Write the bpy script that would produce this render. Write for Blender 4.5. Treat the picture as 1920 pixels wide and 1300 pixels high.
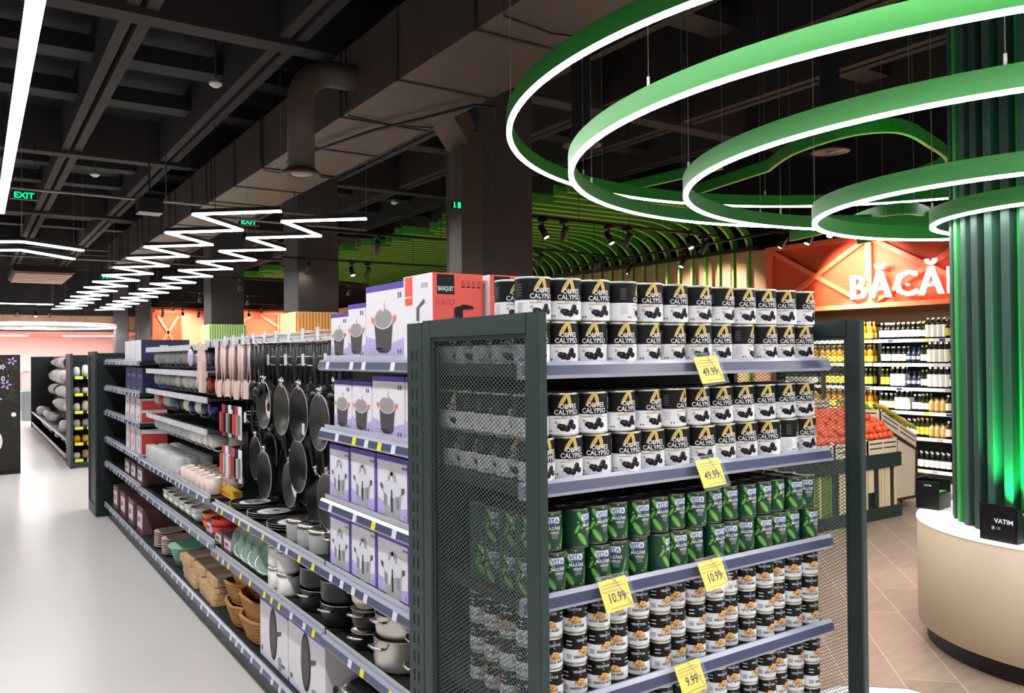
import bpy, math, random
from mathutils import Matrix, Vector
random.seed(7)
PI = math.pi; R = math.radians
for _o in list(bpy.data.objects): bpy.data.objects.remove(_o)
SC = bpy.context.scene; COL = SC.collection
# ------------------------------------------------------------------ camera
cam = bpy.data.cameras.new('camera'); co = bpy.data.objects.new('camera', cam); COL.objects.link(co)
cam.sensor_width = 36; cam.lens = 36*1525/1920; cam.clip_start = .05; cam.clip_end = 200
co.matrix_world = (Matrix.Translation((0, 0, 1.8)) @ Matrix.Rotation(R(-33.8), 4, 'Z')
                   @ Matrix.Rotation(R(90.56), 4, 'X') @ Matrix.Rotation(R(-.55), 4, 'Z'))
SC.camera = co
# ------------------------------------------------------------------ world + view
w = bpy.data.worlds.new('world'); SC.world = w; w.use_nodes = True
w.node_tree.nodes['Background'].inputs[0].default_value = (.9, .93, 1, 1)
w.node_tree.nodes['Background'].inputs[1].default_value = .05
SC.view_settings.view_transform = 'Standard'; SC.view_settings.look = 'None'
SC.view_settings.gamma = 1; SC.view_settings.exposure = 0.8; SC.view_settings.use_curve_mapping = False
E_LED = 42.0; E_SIDE = 4.0; E_SPOT = 40.0; W_SPOT = 44.0; W_TUBE = 1.0
# ------------------------------------------------------------------ materials
MATS = {}
def srgb(h):
    c = [int(h[i:i+2], 16)/255 for i in (0, 2, 4)]
    return tuple((x/12.92 if x <= .04045 else ((x+.055)/1.055)**2.4) for x in c) + (1,)
def mat(name, hexc, rough=.5, metal=0, emit=0, noise=0, scale=8, trans=0, bump=0, alpha=1, spec=None, ior=None):
    m = bpy.data.materials.new(name); m.use_nodes = True; nt = m.node_tree; b = nt.nodes['Principled BSDF']
    c = srgb(hexc); b.inputs['Base Color'].default_value = c
    b.inputs['Roughness'].default_value = rough; b.inputs['Metallic'].default_value = metal
    if spec is not None: b.inputs['Specular IOR Level'].default_value = spec
    if ior: b.inputs['IOR'].default_value = ior
    if emit:
        b.inputs['Emission Color'].default_value = c; b.inputs['Emission Strength'].default_value = emit
    if trans: b.inputs['Transmission Weight'].default_value = trans
    if alpha < 1: b.inputs['Alpha'].default_value = alpha
    if noise or bump:
        tc = nt.nodes.new('ShaderNodeTexCoord'); n = nt.nodes.new('ShaderNodeTexNoise')
        n.inputs['Scale'].default_value = scale; n.inputs['Detail'].default_value = 5
        nt.links.new(tc.outputs['Object'], n.inputs['Vector'])
        if noise:
            r = nt.nodes.new('ShaderNodeValToRGB')
            r.color_ramp.elements[0].position = .3; r.color_ramp.elements[1].position = .7
            r.color_ramp.elements[0].color = tuple(x*(1-noise) for x in c[:3])+(1,)
            r.color_ramp.elements[1].color = tuple(min(1, x*(1+noise)) for x in c[:3])+(1,)
            nt.links.new(n.outputs['Fac'], r.inputs['Fac']); nt.links.new(r.outputs['Color'], b.inputs['Base Color'])
        if bump:
            bp = nt.nodes.new('ShaderNodeBump'); bp.inputs['Strength'].default_value = bump
            bp.inputs['Distance'].default_value = .01
            nt.links.new(n.outputs['Fac'], bp.inputs['Height']); nt.links.new(bp.outputs['Normal'], b.inputs['Normal'])
    MATS[name] = m; return m
for a in [('led', 'FBFAFA', .5, 0, E_LED), ('led_edge', 'FFFBF6', .5, 0, E_SIDE), ('mesh_grey', '5E6C68', .4, .4), ('lamp', 'FFE9CF', .5, 0, E_SPOT), ('letter', 'FFF4EC', .5, 0, 3),
          ('exit_green', '00E070', .5, 0, 2.2), ('lightbox', 'FFF4EA', .5, 0, 2.0),
          ('frame', '2E3E3C', .45, .3), ('frame_dark', '16201F', .45, .2), ('slot', '0A0D0D', .8),
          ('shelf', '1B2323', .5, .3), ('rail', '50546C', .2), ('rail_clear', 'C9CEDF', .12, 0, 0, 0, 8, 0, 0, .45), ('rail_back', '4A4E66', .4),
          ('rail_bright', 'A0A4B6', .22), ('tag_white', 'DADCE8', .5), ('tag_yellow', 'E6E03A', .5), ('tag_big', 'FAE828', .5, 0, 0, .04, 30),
          ('sleeve', 'E8ECF8', .08, 0, 0, 0, 8, 0, 0, .07),
          ('tin', 'C9C6BC', .28, .9), ('tin_dark', '6B6B68', .35, .9), ('black_print', '0E0C0E', .5, 0, 0, 0, 8, 0, 0, 1, .25), ('white_print', 'E9E9EC', .42),
          ('gold', 'C9A84A', .4), ('gold2', 'E0C878', .4), ('tan', 'B79A6A', .5), ('grey_print', 'A9ABB2', .5), ('dkgrey_print', '55555A', .5),
          ('olive', '17171B', .25), ('olive_hi', '5A5A62', .3), ('pea_bg', '143F2A', .35), ('pea_bg2', '1E5A36', .35), ('pea', '4F9A45', .4),
          ('pea2', '86BF52', .4), ('vita_blue', '3E54A8', .4), ('chick', 'D79A4A', .5), ('chick2', 'F0CC92', .5), ('chick3', 'A86A2C', .5), ('black_can', '0F0D0B', .45, 0, 0, 0, 8, 0, 0, 1, .25),
          ('purple', '5844A6', .45), ('purple_lt', 'B9AFE2', .45), ('box_white', 'E6E3EA', .45), ('pot_pic', '4A4548', .5), ('pot_pic2', '9A9698', .5), ('orange_print', 'E8784A', .5),
          ('red_box', 'E8564A', .45), ('red_dull', 'C2423C', .5), ('kraft', 'C9A27A', .7, 0, 0, .08, 12),
          ('steel', 'C8C2B8', .22, 1), ('steel_br', 'D6D0C6', .3, .75), ('black_pan', '1B1B1D', .3, .2), ('pan_in', '4A4845', .3, .5), ('handle', '0E0E10', .45),
          ('glass', 'F2F6F4', .05, 0, 0, 0, 8, .0, 0, .4), ('glass_green', 'BCD8C8', .05, 0, 0, 0, 8, 0, 0, .34), ('ceramic', 'EDEBE6', .2), ('ceramic_pink', 'E6CFC6', .3, 0, 0, .12, 60),
          ('mug_navy', '262B66', .2), ('mug_red', 'D8403C', .3), ('mug_slate', '5A6D7C', .25), ('mug_dark', '1D2830', .3), ('mug_lilac', 'C8B4DC', .3), ('yellow', 'F0C030', .4),
          ('pinkbeige', 'D8BCB4', .5), ('brownpink', '6E4E4C', .5), ('navy', '23244C', .4), ('navy_lt', '3A3C66', .4),
          ('wicker', 'B07C42', .7, 0, 0, .3, 60, 0, .8), ('wood_board', 'CDA67C', .5, 0, 0, .06, 14), ('mint', '8FCDB0', .35), ('plate', 'C9B4A8', .4), ('red_plastic', 'B8202C', .3), ('fabric', 'DAD2D0', .9, 0, 0, .25, 9, 0, .5), ('fabric_dark', '38363E', .9, 0, 0, .2, 9),
          ('ring_green', '27822F', .5), ('led_ring', 'FBFAFA', .5, 0, 42), ('hall_led', 'FFF0EC', .5, 0, 22), ('rib_dark', '1B332D', .6), ('rib_mid', '27463C', .6), ('rib_green', '2F8F45', .45), ('rib_core', '173A2E', .5), ('rib_core2', '2E9A48', .5),
          ('plinth', 'DCC8B0', .5, 0, 0, .03, 3), ('plinth_top', 'FAF4EC', .4), ('kick', '0C0A08', .5), ('screw', '3A2A20', .5), ('black_box', '0C0C0E', .35),
          ('ceil', '161414', .8, 0, 0, .1, 2), ('beam', '2A2523', .8, 0, 0, .1, 3), ('duct', '4E423C', .55, .15, 0, .12, 4, 0, .2), ('duct_flange', '3E3632', .5, .3), ('cable', '0C0B0B', .6), ('conduit', '8A8480', .4, .4), ('white_plastic', 'E8E4E0', .4),
          ('column', '3E393B', .7, 0, 0, .05, 3), ('clad_green', 'CFF49C', .6), ('clad_orange', 'FFC47A', .6), ('clad_gap', '4A5A30', .7), ('clad_gap2', 'D0602A', .7),
          ('slat_green', '3A8A30', .5), ('slat_edge', '96B84A', .5), ('peach', 'C79A78', .7, 0, 0, .05, 2), ('orange_wall', 'E0522A', .65), ('truss', 'F47048', .5), ('spot_black', '14110F', .4),
          ('oil', 'B47A18', .15, 0, 0, .1, 10, .15), ('oil_cap', 'DDBE58', .4), ('bottle_dark', '15130F', .12), ('bottle_olive', '2A3010', .12), ('lab_cream', 'E9E0C4', .5), ('lab_yellow', 'E6D84A', .5), ('lab_kraft', 'D8A868', .5), ('lab_navy', '1B2548', .4), ('cap_green', 'A4D23C', .4), ('cap_white', 'EDEDEA', .4), ('shelf_white', 'E8E6E4', .4), ('honey', 'E07A14', .15),
          ('orange_fruit', 'E4572A', .45, 0, 0, .05, 20), ('banana', 'C6B648', .5, 0, 0, .1, 18), ('banana_green', 'A8B448', .5), ('stalk', '5A5A28', .6), ('crate', 'DCCDB4', .6), ('crate_slot', '3A2A20', .7), ('stand_green', '1F302B', .5), ('stripe_cream', 'D8C49E', .6), ('stripe_green', '5E7A28', .6), ('panel_cream', 'DDCBB2', .6, 0, 0, .02, 3),
          ('pink_wall', 'F4DEDC', .6, 0, 0, .03, 1), ('wood_band', 'A8806A', .6, 0, 0, .1, 4), ('pink_band', 'F0907A', .5), ('poster', '16120E', .6, 0, 0, .3, 6), ('leaf', '2E3A1C', .7), ('petal', 'A488C8', .6), ('petal_w', 'E8E4E0', .6), ('case', '9AA3A6', .3, .2), ('meat', 'E8988C', .6, 0, 0, .2, 20), ('white_floor', 'D6D1CE', .28, 0, 0, .015, 1.2)]:
    mat(*a)
def wood_floor():
    m = bpy.data.materials.new('wood_floor'); m.use_nodes = True; nt = m.node_tree; b = nt.nodes['Principled BSDF']
    tc = nt.nodes.new('ShaderNodeTexCoord'); mp = nt.nodes.new('ShaderNodeMapping'); mp.inputs['Rotation'].default_value = (0, 0, R(-45))
    br = nt.nodes.new('ShaderNodeTexBrick'); br.inputs['Scale'].default_value = 1; br.inputs['Brick Width'].default_value = 1.2; br.inputs['Row Height'].default_value = .3
    br.inputs['Mortar Size'].default_value = .004; br.inputs['Color1'].default_value = srgb('8E7B6C'); br.inputs['Color2'].default_value = srgb('7F6E60'); br.inputs['Mortar'].default_value = srgb('AE9E8E')
    n = nt.nodes.new('ShaderNodeTexNoise'); n.inputs['Scale'].default_value = 3; n.inputs['Detail'].default_value = 6
    mp2 = nt.nodes.new('ShaderNodeMapping'); mp2.inputs['Rotation'].default_value = (0, 0, R(-45)); mp2.inputs['Scale'].default_value = (1, 6, 1)
    mx = nt.nodes.new('ShaderNodeMixRGB'); mx.blend_type = 'OVERLAY'; mx.inputs[0].default_value = .35
    L = nt.links.new
    L(tc.outputs['Object'], mp.inputs[0]); L(mp.outputs[0], br.inputs['Vector']); L(tc.outputs['Object'], mp2.inputs[0]); L(mp2.outputs[0], n.inputs['Vector'])
    L(br.outputs['Color'], mx.inputs[1]); L(n.outputs['Fac'], mx.inputs[2]); L(mx.outputs[0], b.inputs['Base Color']); b.inputs['Roughness'].default_value = .38
    MATS['wood_floor'] = m
wood_floor()
# ------------------------------------------------------------------ mesh builder
TXT = {}
def text_mesh(s, bold=.012):
    k = (s, bold)
    if k not in TXT:
        c = bpy.data.curves.new('t', 'FONT'); c.body = s; c.size = 1; c.offset = bold; c.align_x = 'CENTER'; c.resolution_u = 2; c.fill_mode = 'FRONT'
        o = bpy.data.objects.new('t', c); COL.objects.link(o); dg = bpy.context.evaluated_depsgraph_get()
        me = bpy.data.meshes.new_from_object(o.evaluated_get(dg))
        TXT[k] = ([(v.co.x, v.co.y) for v in me.vertices], [tuple(p.vertices) for p in me.polygons])
        bpy.data.objects.remove(o); bpy.data.meshes.remove(me); bpy.data.curves.remove(c)
    return TXT[k]
class MB:
    def __init__(s): s.v = []; s.f = []; s.m = []; s.sm = []; s.mats = []; s.T = None
    def mi(s, n):
        if n not in s.mats: s.mats.append(n)
        return s.mats.index(n)
    def av(s, pts):
        b = len(s.v)
        if s.T is not None: pts = [tuple(s.T @ Vector(p)) for p in pts]
        s.v.extend([tuple(p) for p in pts]); return b
    def af(s, f, mt, sm=False): s.f.append(tuple(f)); s.m.append(s.mi(mt)); s.sm.append(sm)
    def poly(s, pts, mt): b = s.av(pts); s.af(range(b, b+len(pts)), mt)
    def box(s, x0, y0, z0, x1, y1, z1, mt):
        b = s.av([(x0, y0, z0), (x1, y0, z0), (x1, y1, z0), (x0, y1, z0), (x0, y0, z1), (x1, y0, z1), (x1, y1, z1), (x0, y1, z1)])
        for q in ((0, 3, 2, 1), (4, 5, 6, 7), (0, 1, 5, 4), (1, 2, 6, 5), (2, 3, 7, 6), (3, 0, 4, 7)): s.af([b+i for i in q], mt)
        return s
    def cbox(s, x0, y0, z0, x1, y1, z1, mt, c=.01):   # box with chamfered vertical edges and top
        P = [(x0+c, y0), (x1-c, y0), (x1, y0+c), (x1, y1-c), (x1-c, y1), (x0+c, y1), (x0, y1-c), (x0, y0+c)]
        s.prism(P, z0, z1, mt); return s
    def prism(s, P, z0, z1, mt, axis='Z'):
        n = len(P); fn = {'Z': lambda p, z: (p[0], p[1], z), 'Y': lambda p, z: (p[0], z, p[1]), 'X': lambda p, z: (z, p[0], p[1])}[axis]
        b = s.av([fn(p, z0) for p in P]+[fn(p, z1) for p in P])
        s.af([b+i for i in range(n)][::-1], mt); s.af([b+n+i for i in range(n)], mt)
        for i in range(n): j = (i+1) % n; s.af((b+i, b+j, b+n+j, b+n+i), mt)
        return s
    def lathe(s, prof, n, mt, c=(0, 0, 0), mts=None, sm=True):
        b = s.av([(c[0]+r*math.cos(2*PI*k/n), c[1]+r*math.sin(2*PI*k/n), c[2]+z) for r, z in prof for k in range(n)])
        for i in range(len(prof)-1):
            for k in range(n):
                j = (k+1) % n; s.af((b+i*n+k, b+i*n+j, b+(i+1)*n+j, b+(i+1)*n+k), mts[i] if mts else mt, sm)
        return s
    def can(s, r, h, n, mt, c=(0, 0, 0)): return s.lathe([(0, 0), (r, 0), (r, h), (0, h)], n, mt, c, sm=False)
    def tube(s, path, r, n, mt, closed=False):
        P = [Vector(p) for p in path]; rings = []; m = len(P); up = None
        for i, p in enumerate(P):
            a = P[(i-1) % m] if (closed or i > 0) else p; c = P[(i+1) % m] if (closed or i < m-1) else p
            t = (c-a).normalized()
            if up is None:
                up = Vector((0, 0, 1)) if abs(t.z) < .9 else Vector((1, 0, 0))
            x = t.cross(up).normalized(); y = x.cross(t).normalized(); up = y
            rr = r[i] if isinstance(r, (list, tuple)) else r
            rings.append([p+x*rr*math.cos(2*PI*k/n)+y*rr*math.sin(2*PI*k/n) for k in range(n)])
        b = s.av([q for g in rings for q in g])
        for i in range(m if closed else m-1):
            i2 = (i+1) % m
            for k in range(n): j = (k+1) % n; s.af((b+i*n+k, b+i*n+j, b+i2*n+j, b+i2*n+k), mt, n > 4)
        if not closed:
            s.af([b+k for k in range(n)][::-1], mt); s.af([b+(m-1)*n+k for k in range(n)], mt)
        return s
    def bar(s, p, q, wx, wz, mt):     # straight bar of rectangular section, wz along the "up" direction
        p = Vector(p); q = Vector(q); t = (q-p).normalized(); up = Vector((0, 0, 1)) if abs(t.z) < .95 else Vector((0, 1, 0))
        x = t.cross(up).normalized()*wx/2; y = x.cross(t).normalized()*wz/2
        b = s.av([p-x-y, p+x-y, p+x+y, p-x+y, q-x-y, q+x-y, q+x+y, q-x+y])
        for f in ((0, 3, 2, 1), (4, 5, 6, 7), (0, 1, 5, 4), (1, 2, 6, 5), (2, 3, 7, 6), (3, 0, 4, 7)): s.af([b+i for i in f], mt)
        return s
    def sphere(s, c, r, mt, n=10, m=6, sz=1, sx=1, sy=1):
        return s.lathe_s(c, r, mt, n, m, sx, sy, sz)
    def lathe_s(s, c, r, mt, n, m, sx, sy, sz):
        pr = [(r*math.sin(PI*i/m), -r*math.cos(PI*i/m)) for i in range(m+1)]
        b = s.av([(c[0]+sx*a*math.cos(2*PI*k/n), c[1]+sy*a*math.sin(2*PI*k/n), c[2]+sz*z) for a, z in pr for k in range(n)])
        for i in range(m):
            for k in range(n): j = (k+1) % n; s.af((b+i*n+k, b+i*n+j, b+(i+1)*n+j, b+(i+1)*n+k), mt, True)
        return s
    def text(s, t, size, cx, cy, mt, fn, bold=.012, sx=1):
        vs, fs = text_mesh(t, bold); b = s.av([fn(cx+x*size*sx, cy+y*size) for x, y in vs])
        for f in fs: s.af([b+i for i in f], mt)
        return s
    def art(s, P, mt, fn): b = s.av([fn(*p) for p in P]); s.af(range(b, b+len(P)), mt); return s
    def rect(s, u0, u1, v0, v1, mt, fn, n=1):
        for i in range(n):
            a = u0+(u1-u0)*i/n; c = u0+(u1-u0)*(i+1)/n
            s.art([(a, v0), (c, v0), (c, v1), (a, v1)], mt, fn)
        return s
    def ell(s, cx, cy, rx, ry, mt, fn, n=12, rot=0):
        c, d = math.cos(rot), math.sin(rot)
        b = s.av([fn(cx, cy)]+[fn(cx+c*rx*math.cos(2*PI*k/n)-d*ry*math.sin(2*PI*k/n), cy+d*rx*math.cos(2*PI*k/n)+c*ry*math.sin(2*PI*k/n)) for k in range(n)])
        for k in range(n): s.af((b, b+1+k, b+1+(k+1) % n), mt)
        return s
    def mesh(s, name):
        me = bpy.data.meshes.new(name); me.from_pydata(s.v, [], s.f)
        for n in s.mats: me.materials.append(MATS[n])
        me.polygons.foreach_set('material_index', s.m); me.polygons.foreach_set('use_smooth', s.sm); me.update(); return me
    def obj(s, name, parent=None, loc=None, rz=0):
        o = bpy.data.objects.new(name, s.mesh(name)); COL.objects.link(o)
        if parent: o.parent = parent
        if loc: o.location = loc
        if rz: o.rotation_euler = (0, 0, rz)
        return o
def tag(o, label, cat, group=None, kind=None):
    o['label'] = label; o['category'] = cat
    if group: o['group'] = group
    if kind: o['kind'] = kind
    return o
def thing(name, label, cat, loc=(0, 0, 0), rz=0, group=None):
    o = bpy.data.objects.new(name, None); COL.objects.link(o); o.location = loc; o.rotation_euler = (0, 0, rz)
    o.empty_display_size = .05
    return tag(o, label, cat, group)
def struct(name, mb): o = mb.obj(name); o['kind'] = 'structure'; return o
def dup(root, loc, rz=0, label=None, group=None, rot=None):
    r = root.copy(); COL.objects.link(r); r.location = loc; r.rotation_euler = rot or (0, 0, rz)
    if label: r['label'] = label
    if group: r['group'] = group
    for ch in root.children:
        c = ch.copy(); COL.objects.link(c); c.parent = r
        for g in ch.children:
            d = g.copy(); COL.objects.link(d); d.parent = c
    return r
class Kind:      # first call places the prototype itself, later calls place copies
    def __init__(s, root, group=None): s.root = root; s.used = False; s.group = group
    def put(s, loc, rz=0, label=None, group=None, rot=None):
        group = group or s.group
        if s.used: return dup(s.root, loc, rz, label, group, rot)
        s.used = True; r = s.root; r.location = loc; r.rotation_euler = rot or (0, 0, rz)
        if label: r['label'] = label
        if group: r['group'] = group
        return r
ORD = 'first second third fourth fifth sixth seventh eighth ninth tenth eleventh twelfth thirteenth fourteenth fifteenth sixteenth seventeenth eighteenth nineteenth twentieth'.split()
def nth(i):
    if i < 20: return ORD[i]
    t, u = divmod(i+1, 10)
    return ('twentieth', 'thirtieth', 'fortieth', 'fiftieth', 'sixtieth')[t-2] if u == 0 else ('twenty', 'thirty', 'forty', 'fifty', 'sixty')[t-2]+'-'+ORD[u-1]
FX = lambda x, eps=.0006: (lambda u, v: (x-eps, -u, v))       # print on a face that looks along -X
FY = lambda y, eps=.0006: (lambda u, v: (u, y-eps, v))        # print on a face that looks along -Y
# ------------------------------------------------------------------ room lamps (each built as the fixture it is)
def led_bar(m, p, q, w, h):     # diffuser: strong downward face, weaker edges
    k = len(m.m); m.bar(p, q, w, h, 'led_edge'); m.m[k+2] = m.mi('led')
def wires(t, pts):
    me = MB().tube([(0, 0, 0), (0, 0, 1)], .0022, 5, 'conduit').mesh('cable')
    for x, y, z0, z1 in pts:
        if 3.1 < x+t.location.x < 4.1 and -2 < y+t.location.y < 24: z1 = 4.2-t.location.z
        o = bpy.data.objects.new('suspension_cable', me); COL.objects.link(o); o.parent = t; o.location = (x, y, z0); o.scale = (1, 1, z1-z0)
def linear_light(label, pts, z, w=.06, h=.05, cables=True, group='linear ceiling lights', closed=False):
    t = thing('linear_light', label, 'ceiling light', (0, 0, 0), 0, group)
    a = MB(); b = MB(); n = len(pts)
    for i in range(n if closed else n-1):
        p = pts[i]; q = pts[(i+1) % n]
        a.bar((p[0], p[1], z+h/2+.015), (q[0], q[1], z+h/2+.015), w, h, 'spot_black')
        led_bar(b, (p[0], p[1], z), (q[0], q[1], z), w, .022)
    a.obj('housing', t); b.obj('diffuser', t)
    wires(t, [(p[0], p[1], z+h, 5.0) for p in (pts[::3] if len(pts) > 4 else pts)]); return t
ZG = 3.4
def zig(x0, y0, n, name, drift):
    P = []
    for k in range(n):
        y = y0+1.565*k; P += [(x0+drift*k, y), (x0-.77+drift*k, y+.68)]
    linear_light(name, P, ZG, w=.042, h=.04, group='zigzag ceiling lights')
zig(2.87, 8.83, 14, 'long white zigzag ceiling light, the left one of two, over the housewares gondola', .012)
zig(3.87, 8.81, 14, 'long white zigzag ceiling light, the right one of two, beside the grey duct', .03)
linear_light('straight white linear light running along the left aisle ceiling', [(.21, -5), (.24, 2), (.3, 10.45)], ZG, w=.075)
linear_light('nearer of two white chevron lights hanging above the left aisle', [(-.6, 13.6), (.62, 12.9), (1.42, 13.52)], ZG)
linear_light('farther of two white chevron lights hanging above the left aisle', [(-.6, 14.7), (.66, 13.9), (1.42, 14.75)], ZG)
linear_light('short white bar light far down the left aisle ceiling', [(-1.2, 27.4), (2.1, 27.4)], ZG, w=.12)
for i, x in enumerate((-3.2, 2.6, 5.2, 7.8)):  # unseen lamp rows put behind the camera to light the display front
    linear_light('straight white linear light added unseen behind the camera, %s from the left wall' % nth(i), [(x, -6.5), (x, -.6)], ZG, w=.1)
linear_light('straight white linear light beside the left wall', [(-3.2, 1), (-3.2, 26)], ZG, w=.08)
# ------------------------------------------------------------------ shell
m = MB(); m.box(-7, -7.5, -.1, 12, 45, 0, 'white_floor'); struct('floor', m)
m = MB(); P = [(3.0, 2.75), (3.9, 2.68), (4.15, 2.45), (4.3, 1.7), (5.0, 1.0), (5.9, .75), (6.9, .9), (10.9, .9), (10.9, 5.2), (9.6, 5.6), (9.4, 12), (3.0, 12)]
m.prism(P, 0, .003, 'wood_floor'); struct('trim_1', m)
m = MB(); m.box(-7, -7.5, 5.7, 12, 45, 5.8, 'ceil'); struct('ceiling', m)
m = MB()
for y in (-4.1, 2.1, 8.3, 14.5, 20.7, 26.9, 33.1): m.box(-7, y-.13, 5.0, 12, y+.13, 5.7, 'beam')
struct('trim_2', m)
m = MB()
for x in range(-4, 8):
    X = -.07+1.43*x
    for s in (-1, 1): m.box(X+s*.085-.055, -7, 5.06, X+s*.085+.055, 34, 5.7, 'beam')
struct('trim_3', m)
m = MB()
for k in range(7):
    for f in (.36, .64):
        y = -4.1+6.2*k+6.2*f; m.box(-7, y-.18, 5.3, 12, y+.18, 5.5, 'ceil')
struct('trim_4', m)
m = MB(); m.box(-7.1, -7.5, 0, -7, 45, 5.8, 'column'); struct('wall_left', m)
m = MB(); m.box(-7, -7.6, 0, 12, -7.5, 5.8, 'column'); struct('wall_near', m)
m = MB(); m.box(12, -7.5, 0, 12.1, 45, 5.8, 'ceil'); struct('wall_right', m)
m = MB(); m.box(11.0, 8.78, 0, 11.15, 31, 3.5, 'peach'); struct('wall_right_panel', m)
m = MB(); m.box(11.55, -2, 0, 11.7, 8.75, 3.5, 'peach'); struct('trim_5', m)
m = MB(); m.box(5.45, 31, 0, 12, 31.2, 3.6, 'orange_wall'); m.box(5.45, 31.2, 3.6, 12, 31.4, 5.7, 'ceil'); m.box(6.4, 30.98, 0, 8.6, 31, 3.4, 'peach'); struct('wall_far', m)
m = MB(); m.box(-7, 39, 0, 12, 39.2, 2.75, 'pink_wall'); struct('wall_back', m)
m = MB(); m.box(-7, 33.2, 2.85, 5.6, 33.5, 3.35, 'wood_band'); m.box(-7, 33.2, 3.35, 5.6, 33.5, 5.7, 'ceil'); struct('trim_6', m)
m = MB(); m.box(-7, 33.5, 2.72, 5.6, 39, 2.78, 'pink_band'); struct('trim_7', m)
# X bracing and frame on the far orange wall
m = MB()
for a, b in (((5.6, 2.1), (6.3, 3.3)), ((5.6, 3.3), (6.3, 2.1)), ((6.5, 2.0), (9, 3.4)), ((7, 3.4), (8.8, 2.0)), ((9.2, 3.4), (11.4, 2)), ((9.2, 2), (11.4, 3.4)), ((9.9, 2), (9.9, 3.4)), ((5.5, 2), (11.5, 2)), ((5.5, 3.45), (11.5, 3.45)), ((6.4, 2), (6.4, 3.45))):
    m.bar((a[0], 30.95, a[1]), (b[0], 30.95, b[1]), .06, .09, 'truss')
tag(m.obj('wall_truss'), 'orange crossed timber truss mounted on the far orange wall', 'wall decoration')
# ------------------------------------------------------------------ columns
def column(x, y, s, label, clad=None):
    t = thing('column', label, 'column', (x, y, 0), 0, 'square shop columns')
    h = s/2; m = MB(); m.cbox(-h, -h, 0, h, h, 5.72, 'column', .02); m.obj('shaft', t)
    if clad:
        c = MB(); e = h+.05; c.box(-e, -e, .003, e, e, 2.6, 'clad_green')
        g = MB(); n = 15; g.box(-e-.004, -e-.02, .003, e+.004, -e, 2.58, 'clad_gap2' if clad == 'clad_orange' else 'clad_gap')
        for i in range(n):
            a = -e+2*e*(i+.15)/n; g.box(a, -e-.045, .003, a+2*e/n*.72, -e-.02, 2.6, 'clad_green' if clad == 'clad_green' else clad)
        c.obj('cladding', t); g.obj('slats', t)
column(5.3, 8.4, .78, 'dark square column right behind the tins on the display')
column(5.3, 14.6, .78, 'dark square column clad in orange slats, second behind the shelves', 'clad_orange')
column(5.3, 20.8, .78, 'dark square column clad in pale green slats, farther along', 'clad_green')
column(5.06, 31.0-.4, .42, 'plain dark column at the far end, the right of two')
column(4.37, 31.0-.4, .42, 'plain dark column at the far end, the left of two')
column(-1.0, 8.3, .7, 'plain dark column left of the aisle')
# ------------------------------------------------------------------ ducts, pipes
t = thing('air_duct', 'big rectangular air duct running along the ceiling above the gondola', 'duct')
m = MB(); m.box(3.12, -2, 4.2, 4.08, 24, 4.84, 'duct')
for k in range(20):
    y = -1.4+1.3*k; m.box(3.105, y-.018, 4.185, 4.095, y+.018, 4.855, 'duct_flange')
m.obj('duct_body', t)
for k in range(9):
    y = -.9+2.8*k
    m = MB(); m.tube([(3.09, y, 5.0), (3.09, y, 4.3), (3.14, y+.05, 4.18), (3.6, y+.1, 4.17), (4.05, y, 4.18), (4.11, y, 4.3), (4.11, y, 5.0)], .008, 4, 'cable'); m.obj('hanging_wire', t)
t = thing('branch_duct', 'round vertical duct with an elbow dropping beside the big duct', 'duct')
m = MB(); P = [(3.6, 7.4, 4.52), (3.15, 7.4, 4.5), (2.9, 7.4, 4.5)]+[(2.9-.3*math.sin(a), 7.4, 4.2+.3*math.cos(a)) for a in [R(x) for x in (20, 40, 60, 80, 90)]]+[(2.6, 7.4, 3.56)]
m.tube(P, .125, 24, 'duct'); m.obj('pipe', t)
m = MB(); m.lathe([(.126, .06), (.17, .02), (.18, 0), (.15, -.005), (.06, .03), (0, .03)], 32, 'duct', (2.6, 7.4, 3.5)); m.lathe([(.1, .0), (.08, -.012), (0, -.012)], 24, 'conduit', (2.6, 7.4, 3.51)); m.obj('diffuser', t)
def diffuser(x, y, z, label):
    t = thing('ceiling_diffuser', label, 'air diffuser', (x, y, z), 0, 'round air diffusers')
    m = MB(); m.can(.1, 5.05-z, 16, 'ceil', (0, 0, .02)); m.obj('duct_drop', t)
    m = MB(); m.lathe([(.1, .05), (.19, .01), (.2, 0), (.16, -.01), (.13, .01), (.1, -.01), (.06, .01), (.04, -.01), (0, -.01)], 32, 'duct'); m.obj('grille', t)
diffuser(7.55, 5.22, 3.9, 'round air diffuser seen through the green rings')
diffuser(5.15, 6.4, 3.9, 'round air diffuser behind the outermost green ring')
# branch of the duct down by the column, conduits, cable
t = thing('branch_duct', 'square duct branch bending down the near face of the dark column', 'duct')
m = MB(); m.bar((4.0, 7.4, 4.55), (4.75, 8.1, 4.3), .3, .34, 'duct'); m.box(4.62, 7.9, 2.4, 4.9, 8.18, 4.35, 'duct'); m.obj('duct_body', t)
m = MB(); Q = [(3.2, 9.6, 4.14), (3.35, 8.6, 4.14), (3.5, 7.8, 4.14), (3.75, 7.1, 4.14), (3.95, 6.5, 4.14), (4.15, 6.45, 4.14), (4.25, 6.6, 4.05), (4.25, 6.6, 3.3)]
m.tube(Q, .016, 6, 'cable'); tag(m.obj('electrical_conduit'), 'black bent conduit under the big air duct', 'conduit')
def pipe(label, p, q, r=.02):
    m = MB(); m.tube([p, q], r, 8, 'conduit')
    n = max(2, int((Vector(q)-Vector(p)).length/2.5))
    for i in range(n+1):
        c = Vector(p).lerp(Vector(q), i/n); m.tube([c, (c.x, c.y, 5.0)], .005, 4, 'cable')
    tag(m.obj('ceiling_pipe'), label, 'pipe', 'pipes under the ceiling')
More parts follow.
